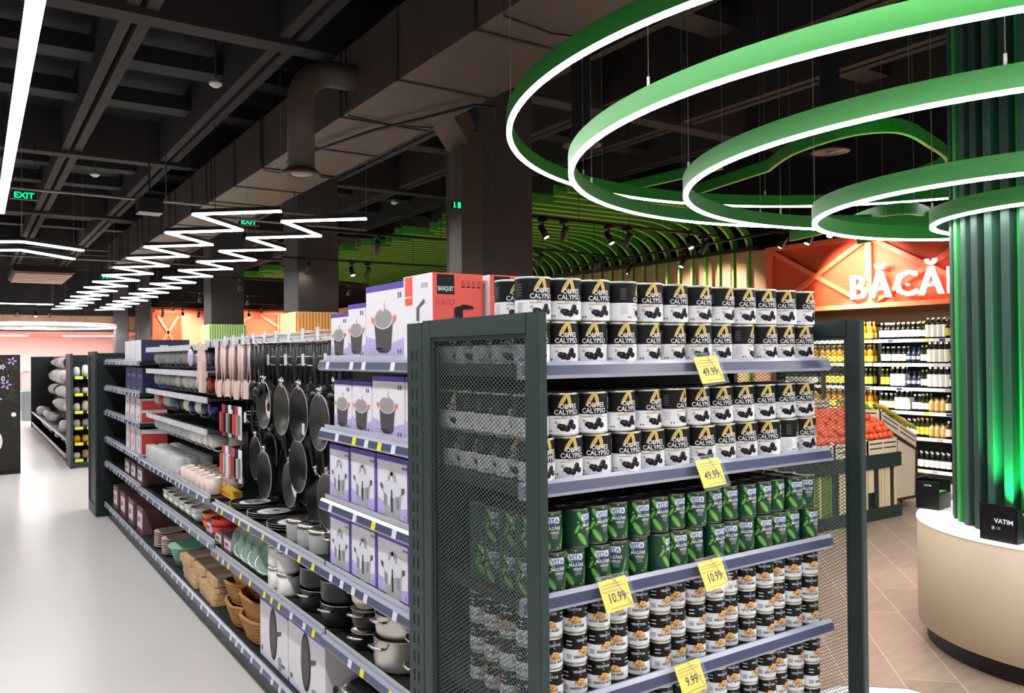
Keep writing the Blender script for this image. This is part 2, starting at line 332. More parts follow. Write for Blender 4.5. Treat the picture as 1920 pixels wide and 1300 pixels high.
pipe('thin grey pipe crossing the aisle beside the nearer EXIT sign', (-3, 12.2, 4.0), (5, 12.2, 4.0))
pipe('thin grey pipe crossing the shop behind the zigzag lights', (-3, 19.3, 3.9), (4.8, 19.3, 3.9))
pipe('thin pale pipe in front of the dark column', (2.8, 11.4, 3.7), (5.0, 11.4, 3.7), .014)
m = MB(); m.box(1.9, 11.7, 3.75, 2.2, 12.0, 3.95, 'spot_black'); m.bar((2.05, 11.85, 3.95), (2.05, 11.85, 5.05), .02, .02, 'cable')
tag(m.obj('ceiling_speaker'), 'small dark box hung from the ceiling near the EXIT signs', 'ceiling fixture')
m = MB()
m.box(.9, 22.5, 3.9, 2.2, 25.5, 4.05, 'ceil')
for k in range(6): m.box(.95, 22.6+.48*k, 3.84, 2.15, 22.9+.48*k, 3.9, 'wood_band')
tag(m.obj('ceiling_grille'), 'slatted air grille in the far left ceiling', 'air grille')
for i, (x, y, lb) in enumerate([(2.38, 9.63, 'white smoke detector high over the gondola, nearest one'), (1.82, 15.5, 'white smoke detector on the ceiling farther back'), (7.55, 9.62, 'white smoke detector seen through the outer green ring'), (7.3, 15.2, 'white smoke detector beside the green running man sign')]):
    t = thing('smoke_detector', lb, 'smoke detector', (x, y, 4.93), 0, 'smoke detectors')
    m = MB(); m.lathe([(0, .07), (.06, .07), (.06, .03), (.075, .03), (.07, 0), (.045, -.005), (.04, -.02), (0, -.022)], 20, 'white_plastic'); m.obj('head', t)
    m = MB(); m.tube([(0, 0, .07), (0, 0, .775)], .01, 6, 'cable'); m.obj('stem', t)
def exit_sign(x, y, z, wd, label, txt='EXIT'):
    t = thing('exit_sign', label, 'exit sign', (x, y, z), 0, 'green EXIT signs'); h = wd*.36
    m = MB(); m.box(0, 0, 0, wd, .03, h, 'conduit'); m.box(wd*.03, -.004, h*.08, wd*.97, 0, h*.92, 'slot'); m.obj('sign_case', t)
    if txt:
        m = MB(); m.text(txt, h*.95, wd/2, h*.17, 'exit_green', FY(-.004), .02, 1.05); m.obj('lettering', t)
    m = MB(); [m.tube([(a, .015, h), (a, .015, 5.0-z)], .004, 4, 'cable') for a in (wd*.1, wd*.9)]; m.obj('hanger', t)
    return t
exit_sign(.455, 12.2, 3.86, .31, 'green glowing EXIT sign at the left, nearest one')
exit_sign(3.57, 13.1, 3.9, .33, 'green glowing EXIT sign above the zigzag lights')
exit_sign(2.75, 22.5, 3.75, .35, 'small distant green EXIT sign half behind the zigzag lights')
t = thing('exit_sign', 'small green running man sign hanging beside the dark column', 'exit sign', (4.5, 7.9, 3.44), 0, 'green EXIT signs'); t.scale = (.62, 1, 1)
m = MB(); m.box(0, 0, 0, .2, .03, .09, 'slot'); m.obj('sign_case', t)
m = MB(); F = FY(-.002); m.ell(.05, .065, .012, .012, 'exit_green', F); m.art([(.03, .01), (.045, .05), (.07, .05), (.06, .03), (.085, .012), (.07, .01), (.055, .025), (.045, .01)], 'exit_green', F)
m.art([(.12, .01), (.18, .01), (.18, .075), (.12, .075)], 'exit_green', F); m.obj('pictogram', t)
wires(t, [(.02, .015, .09, 1.56), (.18, .015, .09, 1.56)])
# ------------------------------------------------------------------ track spotlights
def spotproto():
    t = thing('track_spotlight', 'x', 'spotlight', (0, 0, 0), 0, 'black track spotlights')
    m = MB(); m.box(-.02, -.07, .13, .02, .07, .185, 'spot_black'); m.tube([(0, 0, .13), (0, 0, .03)], .012, 6, 'spot_black'); m.obj('adapter', t)
    m = MB(); m.T = Matrix.Rotation(R(32), 4, 'X'); m.lathe([(0, .1), (.03, .1), (.042, .07), (.045, -.1), (.04, -.1), (.036, -.07), (0, -.07)], 20, 'spot_black'); m.obj('head', t)
    m = MB(); m.T = Matrix.Rotation(R(32), 4, 'X'); m.lathe([(.038, -.085), (.02, -.09), (0, -.092)], 20, 'lamp'); m.obj('lamp', t)
    return t
SP = Kind(spotproto())
LD = bpy.data.lights.new('spot_beam', 'SPOT'); LD.energy = W_SPOT*4; LD.spot_size = R(55); LD.spot_blend = .6; LD.shadow_soft_size = .04; LD.color = (1, .9, .78)
LD2 = LD.copy(); LD2.energy = W_SPOT*1.8; LD2.spot_size = R(85)
# position, turn about z (head points to -y at 0), label
sp = [((4.86, 8.0, 3.38), 10, 'lit spotlight on the near face of the dark column'), ((6.43, 8.37, 3.36), 0, 'lit spotlight under the green ribs, just right of the column'),
      ((6.1, 8.37, 3.36), 200, 'dark spotlight turned away, just right of the column'), ((7.54, 8.38, 3.36), 20, 'lit spotlight under the green ribs, middle one of the near track'), ((7.2, 8.38, 3.36), 190, 'dark spotlight turned away, in the middle of the near track'),
      ((9.09, 8.43, 3.36), 30, 'lit spotlight under the green ribs, right end of the near track'), ((8.75, 8.4, 3.4), 170, 'dark spotlight turned away, near the right end of the near track'),
      ((7.9, 10.94, 3.36), 10, 'lit spotlight low behind the column edge under the ribs'), ((9.3, 11.14, 3.36), 0, 'lit spotlight in the second row under the ribs'), ((9.85, 10.9, 3.3), 60, 'dark spotlight before the peach wall, left of two'), ((9.85, 9.6, 3.3), 90, 'dark spotlight before the peach wall, right of two'),
      ((4.9, 10.79, 3.36), 0, 'bright spotlight left of the dark column, above the boxes'), ((6.22, 14.11, 3.36), 20, 'bright spotlight in front of the green ribs, low on the left'), ((5.9, 14.1, 3.36), 180, 'dark spotlight in front of the green ribs, low on the left'), ((7.71, 18.6, 3.36), 0, 'bright spotlight far back beside the tall boxes'),
      ((5.03, 14.0, 3.36), 10, 'bright spotlight on the orange slatted column'), ((5.03, 18.33, 3.36), 0, 'bright spotlight before the pale green column'), ((6.58, 23.2, 3.36), 0, 'bright spotlight right of the pale green column'), ((5.15, 22.6, 3.36), 0, 'bright spotlight left of the pale green column'),
      ((6.67, 29.5, 3.29), 0, 'far spotlight before the peach part of the orange wall'), ((5.5, 29.5, 3.29), 0, 'far spotlight at the left end of the orange wall'), ((5.32, 26.9, 3.36), 0, 'far spotlight above the left end of the orange wall'), ((8.06, 26.9, 3.36), 0, 'far spotlight before the right part of the orange wall'),
      ((9.9, 6.85, 3.46), 95, 'dark spotlight above the red shop sign, right of three'), ((9.9, 7.2, 3.4), 80, 'dark spotlight above the red shop sign, middle of three'), ((9.9, 7.65, 3.4), 60, 'dark spotlight above the red shop sign, left of three'),
      ((.7, 31.5, 3.3), 0, 'far left spotlight before the wooden bulkhead, leftmost'), ((1.35, 31.5, 3.3), 20, 'far left spotlight before the wooden bulkhead, second'), ((1.9, 31.5, 3.3), 180, 'far left spotlight before the wooden bulkhead, third'), ((2.3, 31.5, 3.3), 0, 'far left spotlight before the wooden bulkhead, fourth')]
sp += [((x, 29.5, 3.29), 180, 'dark spotlight added and turned to the far orange wall, %s from the left' % nth(i)) for i, x in enumerate((6.15, 8.4, 10.0))]  # extra lamps added to brighten the far orange wall
LD3 = LD.copy(); LD3.energy = W_SPOT*3.5; LD3.spot_size = R(110)
for p, a, lb in sp:
    r = SP.put(p, R(a), lb)
    if not lb.startswith('dark') or 'sign' in lb or 'peach' in lb or 'orange wall' in lb:
        l = bpy.data.objects.new('spot_beam', LD3 if 'turned to the far' in lb else LD2 if ('sign' in lb or 'peach' in lb or 'far' in lb) else LD); COL.objects.link(l); l.parent = r; l.location = (0, -.05, -.11); l.rotation_euler = (R(-32 if not ('sign' in lb or 'peach' in lb or 'turned to the far' in lb) else -58), 0, 0)
def track(label, p, q):
    m = MB(); m.bar(p, q, .035, .035, 'spot_black'); n = 4
    for i in range(n+1):
        c = Vector(p).lerp(Vector(q), i/n); m.bar(c, (c.x, c.y, 5.7), .006, .006, 'cable')
    tag(m.obj('lighting_track'), label, 'lighting track', 'black lighting tracks')
track('black lighting track under the near green ribs', (5.8, 8.38, 3.55), (9.4, 8.44, 3.55))
track('black lighting track under the farther green ribs', (7.4, 10.95, 3.55), (9.8, 11.15, 3.55))
track('black lighting track along the peach wall and shop sign', (9.88, 5.4, 3.6), (9.88, 13, 3.5))
track('black lighting track left of the dark column', (4.0, 10.79, 3.55), (6.6, 10.79, 3.55))
track('black lighting track across the orange slatted column', (4.6, 14.1, 3.55), (8, 14.1, 3.55))
track('black lighting track over the pale green column', (4.4, 18.3, 3.55), (8.2, 18.6, 3.55))
track('black lighting track over the far side of the pale green column', (4.8, 22.6, 3.55), (7, 23.3, 3.55))
track('black lighting track a little before the far orange wall', (4.9, 26.9, 3.55), (8.6, 26.9, 3.55))
track('black lighting track before the far orange wall', (5.2, 29.5, 3.48), (10.5, 29.5, 3.48))
track('black lighting track before the far left wooden bulkhead', (-1, 31.5, 3.48), (4.6, 31.5, 3.48))
# ------------------------------------------------------------------ green curved ribs
def rib(y, x0, i):
    t = thing('ceiling_rib', 'curved green ceiling rib, %s from the shop sign end' % nth(i), 'ceiling rib', (0, y, 0), 0, 'curved green ceiling ribs')
    C = [(x0, 4.06), (9.4, 4.06)]+[(9.5+1.18*math.sin(a), 4.06-.56*(1-math.cos(a))) for a in [R(x) for x in range(10, 91, 10)]]+[(10.68, 0.01)]
    a = MB(); b = MB()
    N = []
    for k, p in enumerate(C):
        q0 = Vector(C[max(k-1, 0)]); q1 = Vector(C[min(k+1, len(C)-1)]); d = (q1-q0).normalized(); N.append(Vector((-d.y, d.x)))
    for k in range(len(C)-1):
        W0 = .15 if k < 6 else (.12 if k < 10 else .06)
        for (m, o0, o1, w, mt) in ((a, .0, W0, .02, 'slat_green'), (b, -.012, .0, .02, 'slat_edge')):
            p, q = Vector(C[k]), Vector(C[k+1]); n0, n1 = N[k], N[k+1]
            P = [p+n0*o0, q+n1*o0, q+n1*o1, p+n0*o1]
            bb = m.av([(c.x, -w, c.y) for c in P]+[(c.x, w, c.y) for c in P])
            for f in ((0, 1, 2, 3), (7, 6, 5, 4), (0, 4, 5, 1), (3, 2, 6, 7), (0, 3, 7, 4), (1, 5, 6, 2)): m.af([bb+j for j in f], mt)
    a.obj('board', t); b.obj('edge_strip', t)
    return t
RB = {}
for i in range(46):
    x0 = (6.95, 7.2, 6.7)[0 if i % 6 in (0, 1) else (1 if i % 6 in (2, 5) else 2)]-(.3 if i > 22 else 0)
    y = 8.95+.312*i
    if x0 in RB: dup(RB[x0], (0, y, 0), 0, 'curved green ceiling rib, %s from the shop sign end' % nth(i))
    else: RB[x0] = rib(y, x0, i)
m = MB(); m.box(10.64, 8.75, 3.46, 10.72, 24, 3.53, 'spot_black'); tag(m.obj('support_beam'), 'dark beam carrying the curved green ribs along the peach wall', 'beam')
# ------------------------------------------------------------------ round ribbed column with plinth
CX, CY = 5.517, 2.143
t = thing('display_plinth', 'round cream wooden plinth around the green ribbed column', 'plinth', (CX, CY, 0))
m = MB(); m.can(.84, .115, 96, 'kick'); m.obj('kick_plate', t)
m = MB(); m.lathe([(0, .114), (.89, .114), (.89, .735)], 128, 'plinth'); m.obj('drum', t)
m = MB(); m.lathe([(.66, .735), (.893, .735), (.896, .74), (.893, .753), (.66, .753)], 128, 'plinth_top', sm=False); m.obj('top_board', t)
m = MB()
for dz, da in ((.45, 0), (.45, 1.6), (.33, .6), (.31, 2.2), (.2, .9), (.185, 2.6)):
    a = R(190+da); m.sphere((.891*math.cos(a), .891*math.sin(a), dz), .005, 'screw', 6, 4)
m.obj('screws', t)
t = thing('ribbed_column', 'round column wrapped in dark green vertical ribs rising to the ceiling', 'column', (CX, CY, 0))
m = MB(); m.lathe([(.615, .754), (.615, 5.7)], 96, 'rib_core2'); m.obj('core', t)
N = 40; ribs = []
for k, mt in ((0, 'rib_mid'), (1, 'rib_dark'), (2, 'rib_green')):
    m = MB(); w = .026 if k < 2 else .022; m.cbox(.6, -w, .754, .685, w, 5.7, mt, .006); ribs.append(m.mesh('rib'))
for i in range(N):
    k = 2 if i % 6 == 3 else i % 2
    o = bpy.data.objects.new('rib', ribs[k]); COL.objects.link(o); o.parent = t; o.rotation_euler = (0, 0, 2*PI*i/N)
GL = bpy.data.lights.new('green_beam', 'SPOT'); GL.energy = 130; GL.color = (.02, 1, .25); GL.spot_size = R(75); GL.spot_blend = .8; GL.shadow_soft_size = .05
def uplight(x, y, rz, label):
    t = thing('uplight_box', label, 'uplighter', (x, y, .754), rz, 'black uplighters on the plinth')
    m = MB(); m.box(-.075, -.1, .0, -.068, .1, .2, 'black_box'); m.box(-.075, -.1, 0, .07, -.093, .18, 'black_box'); m.box(-.075, .093, 0, .07, .1, .18, 'black_box'); m.box(-.07, -.095, .0, .07, .095, .1, 'black_box'); m.obj('housing', t)
    m = MB(); m.box(-.05, -.08, .1, .055, .08, .108, 'rib_green'); m.obj('lens', t)
    m = MB(); F = FX(-.075); m.text('VATIM', .035, .03, .1, 'white_print', F, .02); m.text('CE', .02, -.0, .065, 'grey_print', F); m.box(-.0762, .02, .062, -.0757, .035, .08, 'grey_print'); m.text('VATIM', .016, 0, .15, 'white_print', FY(-.1), .02); m.obj('printed_mark', t)
    l = bpy.data.objects.new('green_beam', GL); COL.objects.link(l); l.parent = t; l.location = (.02, 0, .125); l.rotation_euler = (R(180), R(8), 0)
uplight(4.745, 2.22, R(-4), 'black uplighter box on the plinth in front of the column')
uplight(5.36, 2.96, R(-82), 'black uplighter box on the plinth behind the column')
uplight(5.6, 1.37, R(90), 'black uplighter box on the plinth on the near right side')
# ------------------------------------------------------------------ green light rings
def ring(label, cx, cy, r, z, h=.13):
    t = thing('ring_light', label, 'ring light', (cx, cy, z), 0, 'green ring lights around the column')
    m = MB(); m.lathe([(r-.018, .014), (r+.018, .014), (r+.018, h), (r-.018, h), (r-.018, .014)], 160, 'ring_green', sm=False); m.obj('ring_frame', t)
    m = MB(); m.lathe([(r-.016, .014), (r-.016, 0), (r+.016, 0), (r+.016, .014)], 160, 'led', mts=['led_edge', 'led_ring', 'led_edge']); m.obj('led_strip', t)
    W = []
    n = max(4, int(r*3))
    for k in range(n):
        a = 2*PI*(k+.37)/n; x, y = r*math.cos(a), r*math.sin(a); W.append((x, y, h, 5.0-z)); m = MB(); m.tube([(x, y, h), (x, y, h+.05)], .008, 6, 'white_plastic'); m.obj('cable_grip', t)
    wires(t, W)
ring('outermost and highest green ring light, reaching over the display', 5.251, 2.827, 2.797, 3.237, .115)
ring('second largest green ring light around the ribbed column', 5.341, 2.597, 2.604, 2.979, .115)
ring('middle green ring light around the ribbed column', 5.418, 2.397, 2.043, 2.845, .115)
ring('second smallest green ring light around the ribbed column', 5.44, 2.341, 1.273, 2.644, .115)
ring('smallest and lowest green ring light hugging the ribbed column', 5.517, 2.18, .745, 2.585, .105)
def ribbon(name, label, P, z, h=.1, mt='ring_green'):
    m = MB()
    Q = [Vector((p[0], p[1], z)) for p in P]
    for i in range(len(Q)-1): m.bar(Q[i], Q[i+1], .03, h, mt); m.bar(Q[i]-Vector((0, 0, h/2+.004)), Q[i+1]-Vector((0, 0, h/2+.004)), .03, .008, 'slat_edge')
    for i in (0, len(Q)//2, len(Q)-1): m.tube([Q[i], (Q[i].x, Q[i].y, 5)], .003, 4, 'conduit')
    tag(m.obj(name), label, 'hanging green band', 'unlit green bands behind the rings')
def smooth(P, n=6):
    out = []
    for i in range(len(P)-1):
        p0 = Vector(P[max(i-1, 0)]); p1 = Vector(P[i]); p2 = Vector(P[i+1]); p3 = Vector(P[min(i+2, len(P)-1)])
        for k in range(n):
            u = k/n; out.append(.5*((2*p1)+(p2-p0)*u+(2*p0-5*p1+4*p2-p3)*u*u+(-p0+3*p1-3*p2+p3)*u**3))
    return out+[Vector(P[-1])]
ribbon('green_band', 'straight then curving unlit green band high behind the rings', [Vector((6.35, 6.14)), Vector((6.06, 4.83))]+smooth([(6.06, 4.83), (5.72, 4.3), (5.61, 3.75), (5.75, 3.5), (6.0, 3.46), (6.44, 3.56), (6.9, 3.68), (7.17, 3.8), (7.4, 4.0)])+[Vector((7.61, 4.35)), Vector((8.3, 5.1))], 3.5, .1)
ribbon('green_band', 'straight unlit green band meeting the second ring on the left', [(5.55, 6.55), (5.63, 5.48), (5.64, 5.0)], 3.5, .09)
ribbon('green_band', 'short looped unlit green band above the red shop sign', [Vector((7.7, 5.85)), Vector((7.41, 4.93))]+smooth([(7.41, 4.93), (7.12, 4.5), (7.05, 4.25), (7.2, 4.12), (7.56, 4.19), (7.98, 4.37), (8.3, 4.8)])+[Vector((8.6, 5.6))], 3.1, .1)
# ------------------------------------------------------------------ end-cap display
EX0, EX1, EY0, EY1 = 1.16, 2.52, 1.62, 2.23
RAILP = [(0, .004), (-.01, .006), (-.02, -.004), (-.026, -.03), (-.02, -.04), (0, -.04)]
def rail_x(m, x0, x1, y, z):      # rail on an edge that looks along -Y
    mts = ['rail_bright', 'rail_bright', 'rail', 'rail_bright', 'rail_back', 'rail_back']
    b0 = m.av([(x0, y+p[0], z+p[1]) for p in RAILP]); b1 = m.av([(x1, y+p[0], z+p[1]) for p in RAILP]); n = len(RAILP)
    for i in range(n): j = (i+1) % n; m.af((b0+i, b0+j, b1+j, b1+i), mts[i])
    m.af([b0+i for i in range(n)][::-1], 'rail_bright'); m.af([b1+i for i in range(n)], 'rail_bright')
def rail_y(m, y0, y1, x, z, s=1):
    T = m.T; m.T = Matrix.Translation((x, 0, z)) @ Matrix(((0, 1, 0, 0), (1, 0, 0, 0), (0, 0, 1, 0), (0, 0, 0, 1)))
    rail_x(m, y0, y1, 0, 0); m.T = T
end = thing('endcap_display', 'dark steel end display with mesh sides holding olive, pea and bean tins', 'shop shelf', (0, 0, 0))
EZ = [1.77, 1.457, 1.155, .862, .56, .2]
for k, z in enumerate(EZ):
    m = MB(); m.box(1.2, 1.75, z-.03, 2.48, 2.22, z, 'shelf'); s = m.obj('shelf', end)
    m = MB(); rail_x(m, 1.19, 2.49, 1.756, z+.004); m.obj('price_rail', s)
m = MB(); m.box(1.19, 2.235, .02, 2.49, 2.27, 1.88, 'frame_dark'); m.obj('back_panel', end)
m = MB(); m.box(1.19, 1.78, 0, 2.49, 2.23, .17, 'frame_dark'); m.obj('base', end)
def side_frame(x0, x1, parent, y0, y1, h=1.905, solid=False):
    b = .052; xm = (x0+x1)/2
    m = MB()
    m.cbox(x0, y0, .005, x1, y0+b, h, 'frame', .004); m.cbox(x0, y1-b, .005, x1, y1, h, 'frame', .004)
    m.box(x0, y0+b, h-b, x1, y1-b, h, 'frame'); m.box(x0, y0+b, .005, x1, y1-b, .12, 'frame')
    for a, c in ((y0+b, y0+b+.012), (y1-b-.012, y1-b)): m.box(x0+.006, a, .12, x1-.006, c, h-b, 'frame')
    m.box(x0+.006, y0+b+.012, h-b-.012, x1-.006, y1-b-.012, h-b, 'frame')
    s = m.obj('side_frame', parent)
    m = MB(); ya, yb, za, zb = y0+b, y1-b, .12, h-b; w = .0006; d = .0011
    if solid: m.box(xm-.003, ya, za, xm+.003, yb, zb, 'frame_dark')
    else:
        sl = 12.5/20; L = yb-ya; n = int((zb-za+L*sl)/.0125)
        for sg in (1, -1):
            for i in range(n+1):
                c = za-L*sl+i*.0125            # z at ya for rising strands
                p0, p1 = (0, c), (L, c+L*sl)
                t0 = max(0, (za-c)/sl); t1 = min(L, (zb-c)/sl)
                if t1-t0 < .002: continue
                q = [(t0, c+t0*sl), (t1, c+t1*sl)]
                if sg < 0: q = [(L-a, z) for a, z in q]
                (a0, z0), (a1, z1) = q
                bb = m.av([(xm+e, ya+a, z+s2) for e in (-w, w) for a, z, s2 in ((a0, z0, -d), (a1, z1, -d), (a1, z1, d), (a0, z0, d))])
                for f in ((0, 3, 2, 1), (4, 5, 6, 7), (0, 1, 5, 4), (3, 7, 6, 2)): m.af([bb+j for j in f], 'mesh_grey')
    m.obj('mesh_panel', s)
side_frame(EX0, EX0+.03, end, EY0, EY1); side_frame(EX1-.03, EX1, end, EY0, EY1)
def upright(x0, x1, y0, y1, parent, h=1.9):
    m = MB(); m.cbox(x0, y0, .005, x1, y1, h, 'frame', .004); n = 30
    for i in range(n):
        z = .08+(h-.14)*i/n
        for f in (.36, .64): yy = y0+(y1-y0)*f; m.box(x0-.0012, yy-.003, z, x0, yy+.003, z+.035, 'slot')
    m.obj('upright', parent)
upright(EX0, EX0+.03, 2.232, 2.335, end); upright(EX1-.03, EX1, 2.232, 2.335, end)
# ------------------------------------------------------------------ tins
def CF(r, k=0):      # print wrapped on a tin; u = 0 is the middle of the front (towards -y)
    rr = r+.0007+.0003*k
    return lambda u, v: (rr*math.sin(u/r), -rr*math.cos(u/r), v)
def shell(m, r, z0, z1, mt, n=28): m.lathe([(r+.0003, z0), (r+.0003, z1)], n, mt)
def tin(name, label, r, h, art, rim='tin', n=28):
    t = thing(name, label, 'food can')
    m = MB(); e = .0035
    m.lathe([(0, .002), (r-.004, .002), (r-.002, 0), (r, .002), (r, .005), (r-.001, .007), (r-.001, h-.007), (r, h-.005), (r, h-.001), (r-.002, h), (r-.004, h-.001), (r-.005, h-e), (r-.012, h-e-.0005), (0, h-e)], n, rim)
    m.obj('can_body', t); m = MB(); art(m, r-.0006, h); m.obj('paper_label', t); return t
def leafy(m, F, cx, cy, s):
    m.ell(cx-.012*s, cy-.0*s, .025*s, .0055*s, 'gold2', F(1), 16, R(58)); m.ell(cx-.0135*s, cy-.001*s, .021*s, .0022*s, 'gold', F(2), 12, R(58))
    m.ell(cx+.007*s, cy+.0*s, .022*s, .0055*s, 'gold2', F(1), 16, R(103)); m.ell(cx+.007*s, cy+.0*s, .018*s, .002*s, 'gold', F(2), 12, R(103)); m.ell(cx-.001*s, cy-.018*s, .0065*s, .0065*s, 'gold', F(2), 12)
def art_olive(m, r, h):
    F = lambda k: CF(r, k)
    shell(m, r, .006, h*.47, 'white_print'); shell(m, r, h*.47, h-.006, 'black_print')
    leafy(m, F, .0, h*.825, .95)
    m.text('OLIVES', .0188, .004, h*.635, 'white_print', F(3), .016, .84); m.text('CALYPSO', .0188, .0, h*.5, 'white_print', F(3), .016, .88)
    m.rect(-.036, -.002, h*.395, h*.42, 'gold', F(1), 4); m.rect(-.002, .034, h*.4, h*.412, 'grey_print', F(1), 4); m.text('BLACK OLIVES', .006, .004, h*.435, 'black_print', F(1))
    for x, y, q in ((-.012, .2, .0105), (-.02, .23, .008), (.0, .17, .009), (.008, .24, .0085), (.012, .32, .0085), (.02, .21, .0085)):
        m.ell(x, h*y, q, q*.95, 'olive', F(2), 12); m.ell(x-q*.3, h*y+q*.3, q*.28, q*.2, 'olive_hi', F(3), 8)
    m.ell(-.03, h*.31, .0045, .0045, 'grey_print', F(1), 10); m.rect(-.034, -.024, h*.1, h*.2, 'tag_white', F(1), 1)
    for s in (1,):     # back of the label: small print, barcode, icons
        for i in range(5): m.rect(-.075, -.058, h*(.56+.06*i), h*(.585+.06*i), 'dkgrey_print', F(1), 3)
        for i in range(6): m.rect(-.075, -.055, h*(.2+.04*i), h*(.212+.04*i), 'grey_print', F(1), 3)
        m.rect(.054, .064, h*.7, h*.85, 'white_print', F(1), 2); m.rect(.054, .064, h*.58, h*.66, 'white_print', F(1), 2); m.rect(.053, .064, h*.5, h*.52, 'white_print', F(1), 2)
        for x in (-.052, -.044): m.ell(x, h*.12, .0028, .0028, 'dkgrey_print', F(1), 8)
    m.rect(.0465, .0485, .006, h-.006, 'tin', F(4), 1)
def pod(m, F, cx, cy, L, w, rot):
    m.ell(cx, cy, L, w, 'pea', F(1), 14, rot); c, s = math.cos(rot), math.sin(rot)
    for i in range(5):
        d = (i-2)*L*.34; m.ell(cx+c*d, cy+s*d, w*.5, w*.5, 'pea2', F(2), 8)
def art_pea(m, r, h):
    F = lambda k: CF(r, k)
    shell(m, r, .006, h-.006, 'pea_bg')
    pod(m, F, -.02, h*.78, .021, .0075, R(125)); pod(m, F, -.018, h*.24, .022, .0085, R(125)); pod(m, F, .031, h*.3, .03, .003, R(75)); pod(m, F, -.032, h*.5, .014, .005, R(60))
    for x, y in ((.0, .93), (-.02, .52), (.015, .1), (.024, .16), (-.03, .66), (.027, .86)): m.ell(x, h*y, .003, .003, 'pea2', F(1), 8)
    m.rect(-.019, .019, h*.69, h*.86, 'white_print', F(3), 8); m.rect(-.021, .021, h*.73, h*.82, 'white_print', F(3), 8)
    m.rect(-.016, .016, h*.69, h*.705, 'vita_blue', F(4), 6); m.ell(0, h*.69, .012, .003, 'vita_blue', F(4), 12); m.text('VITA', .0165, 0, h*.725, 'vita_blue', F(5), .02)
    m.text('MAZĂRE', .0122, .003, h*.545, 'white_print', F(3), .02, .9); m.text('VERDE', .0105, .006, h*.44, 'white_print', F(3), .015, .85)
    for i in range(3): m.rect(-.002, .016, h*(.33+.035*i), h*(.342+.035*i), 'grey_print', F(2), 2)
    for i in range(4): m.rect(.05, .07, h*(.4+.09*i), h*(.42+.09*i), 'grey_print', F(1), 3)
def art_bean(m, r, h, word='FASOLE ALBĂ'):
    F = lambda k: CF(r, k)
    shell(m, r, .005, h*.47, 'white_print'); shell(m, r, h*.47, h-.005, 'black_can')
    m.text('VEGETOR', .0095, 0, h*.72, 'tag_white', F(1), .02); m.text('The', .005, 0, h*.84, 'tag_white', F(1)); m.ell(0, h*.66, .002, .0015, 'tag_white', F(1), 6)
    rnd = random.Random(3)
    m.ell(0, h*.4, .0175, h*.1, 'chick3', F(1.5), 16)
    for i in range(34):
        a = rnd.random()*2-1; y = rnd.random()*math.sqrt(1-a*a); q = .0033
        m.ell(a*.0165, h*(.33+.2*y), q*1.1, q*1.1, 'chick3', F(2+i*.06), 8); m.ell(a*.0165-.0002, h*(.333+.2*y), q*.9, q*.9, ('chick', 'chick2')[i % 2], F(2.03+i*.06), 8)
    m.text(word, .0105, 0, h*.19, 'black_print', F(2), .03, .9); m.rect(-.012, .012, h*.12, h*.135, 'grey_print', F(1), 2)
    for v in (.6, .72): m.rect(-.05, -.034, h*v, h*(v+.03), 'white_print', F(1), 3); m.rect(.034, .05, h*v, h*(v+.03), 'white_print', F(1), 3)
    m.rect(-.05, -.035, h*.16, h*.32, 'grey_print', F(1), 3)
def rz_rand(i, base=4, spread=16):
    a = random.uniform(-spread, spread)+base
    if i % 11 == 7: a += 48
    if i % 17 == 12: a -= 30
    return R(a)
ol = Kind(tin('olive_can', 'x', .0495, .118, art_olive), 'black and white olive cans on the end display')
for s, z in ((0, EZ[0]), (1, EZ[1])):
    for layer in (0, 1):
        for i in range(12):
            for j in range(5):
                if j > 1 and (i > 3 or (layer and not s)): continue
                x = 1.262+.1042*i+(.012 if (layer+s) % 2 else 0)*(.5 if i == 11 else 1); y = 1.80+.101*j
                if x > 2.436: x = 2.436
                lb = 'olive can, %s from the left, %s layer, %s row of the %s display shelf' % (nth(i), ('lower', 'upper')[layer], ('front', 'second', 'third', 'fourth', 'rear')[j], ('top', 'second')[s])
                ol.put((x, y-(.01 if layer == 0 and i % 3 == 0 and j == 0 else 0), z+.001+.1185*layer), rz_rand(i*5+layer*3+s+j, -9), lb)
pe = Kind(tin('pea_can', 'x', .0365, .109, art_pea, 'tin_dark', 24), 'green pea cans on the end display')
for layer in (0, 1):
    for i in range(16):
        for j in range(4):
            if layer == 0 and j > 1 and i > 4: continue
            lb = 'green pea can, %s from the left, %s layer, %s row, third display shelf' % (nth(i), ('lower', 'upper')[layer], ('front', 'second', 'third', 'rear')[j])
            pe.put((1.245+.0782*i+.004*((i+layer) % 2), 1.79+.078*j+.006*((i*7+layer) % 3), EZ[2]+.001+.1095*layer), rz_rand(i*3+layer+j*2, -17, 20), lb)
b1 = Kind(tin('bean_can', 'x', .0365, .085, lambda m, r, h: art_bean(m, r, h), 'tin', 24), 'black and white bean cans on the end display')
b2 = Kind(tin('chickpea_can', 'x', .0365, .085, lambda m, r, h: art_bean(m, r, h, 'NĂUT BOABE'), 'tin', 24), 'black and white chickpea cans on the end display')
for s, z in ((0, EZ[3]), (1, EZ[4])):
    for layer in range(3):
        for i in range(16):
            for j in range(2 if (i > 3 or s) else 4):
                q = (i*5+layer*3+s*2+j) % 7 in (0, 2, 5)
                K = b2 if q else b1
                lb = '%s can, %s from the left, %s layer, %s row, %s display shelf' % ('chickpea' if q else 'white bean', nth(i), ('bottom', 'middle', 'top')[layer], ('front', 'second', 'third', 'rear')[j], ('fourth', 'fifth')[s])
                K.put((1.245+.0785*i+.006*((i*3+s) % 3), 1.79+.08*j+.008*((i*5+layer*0) % 3), z+.001+.0853*layer), rz_rand(i*3+layer*5+j*2+s, -14, 24), lb)
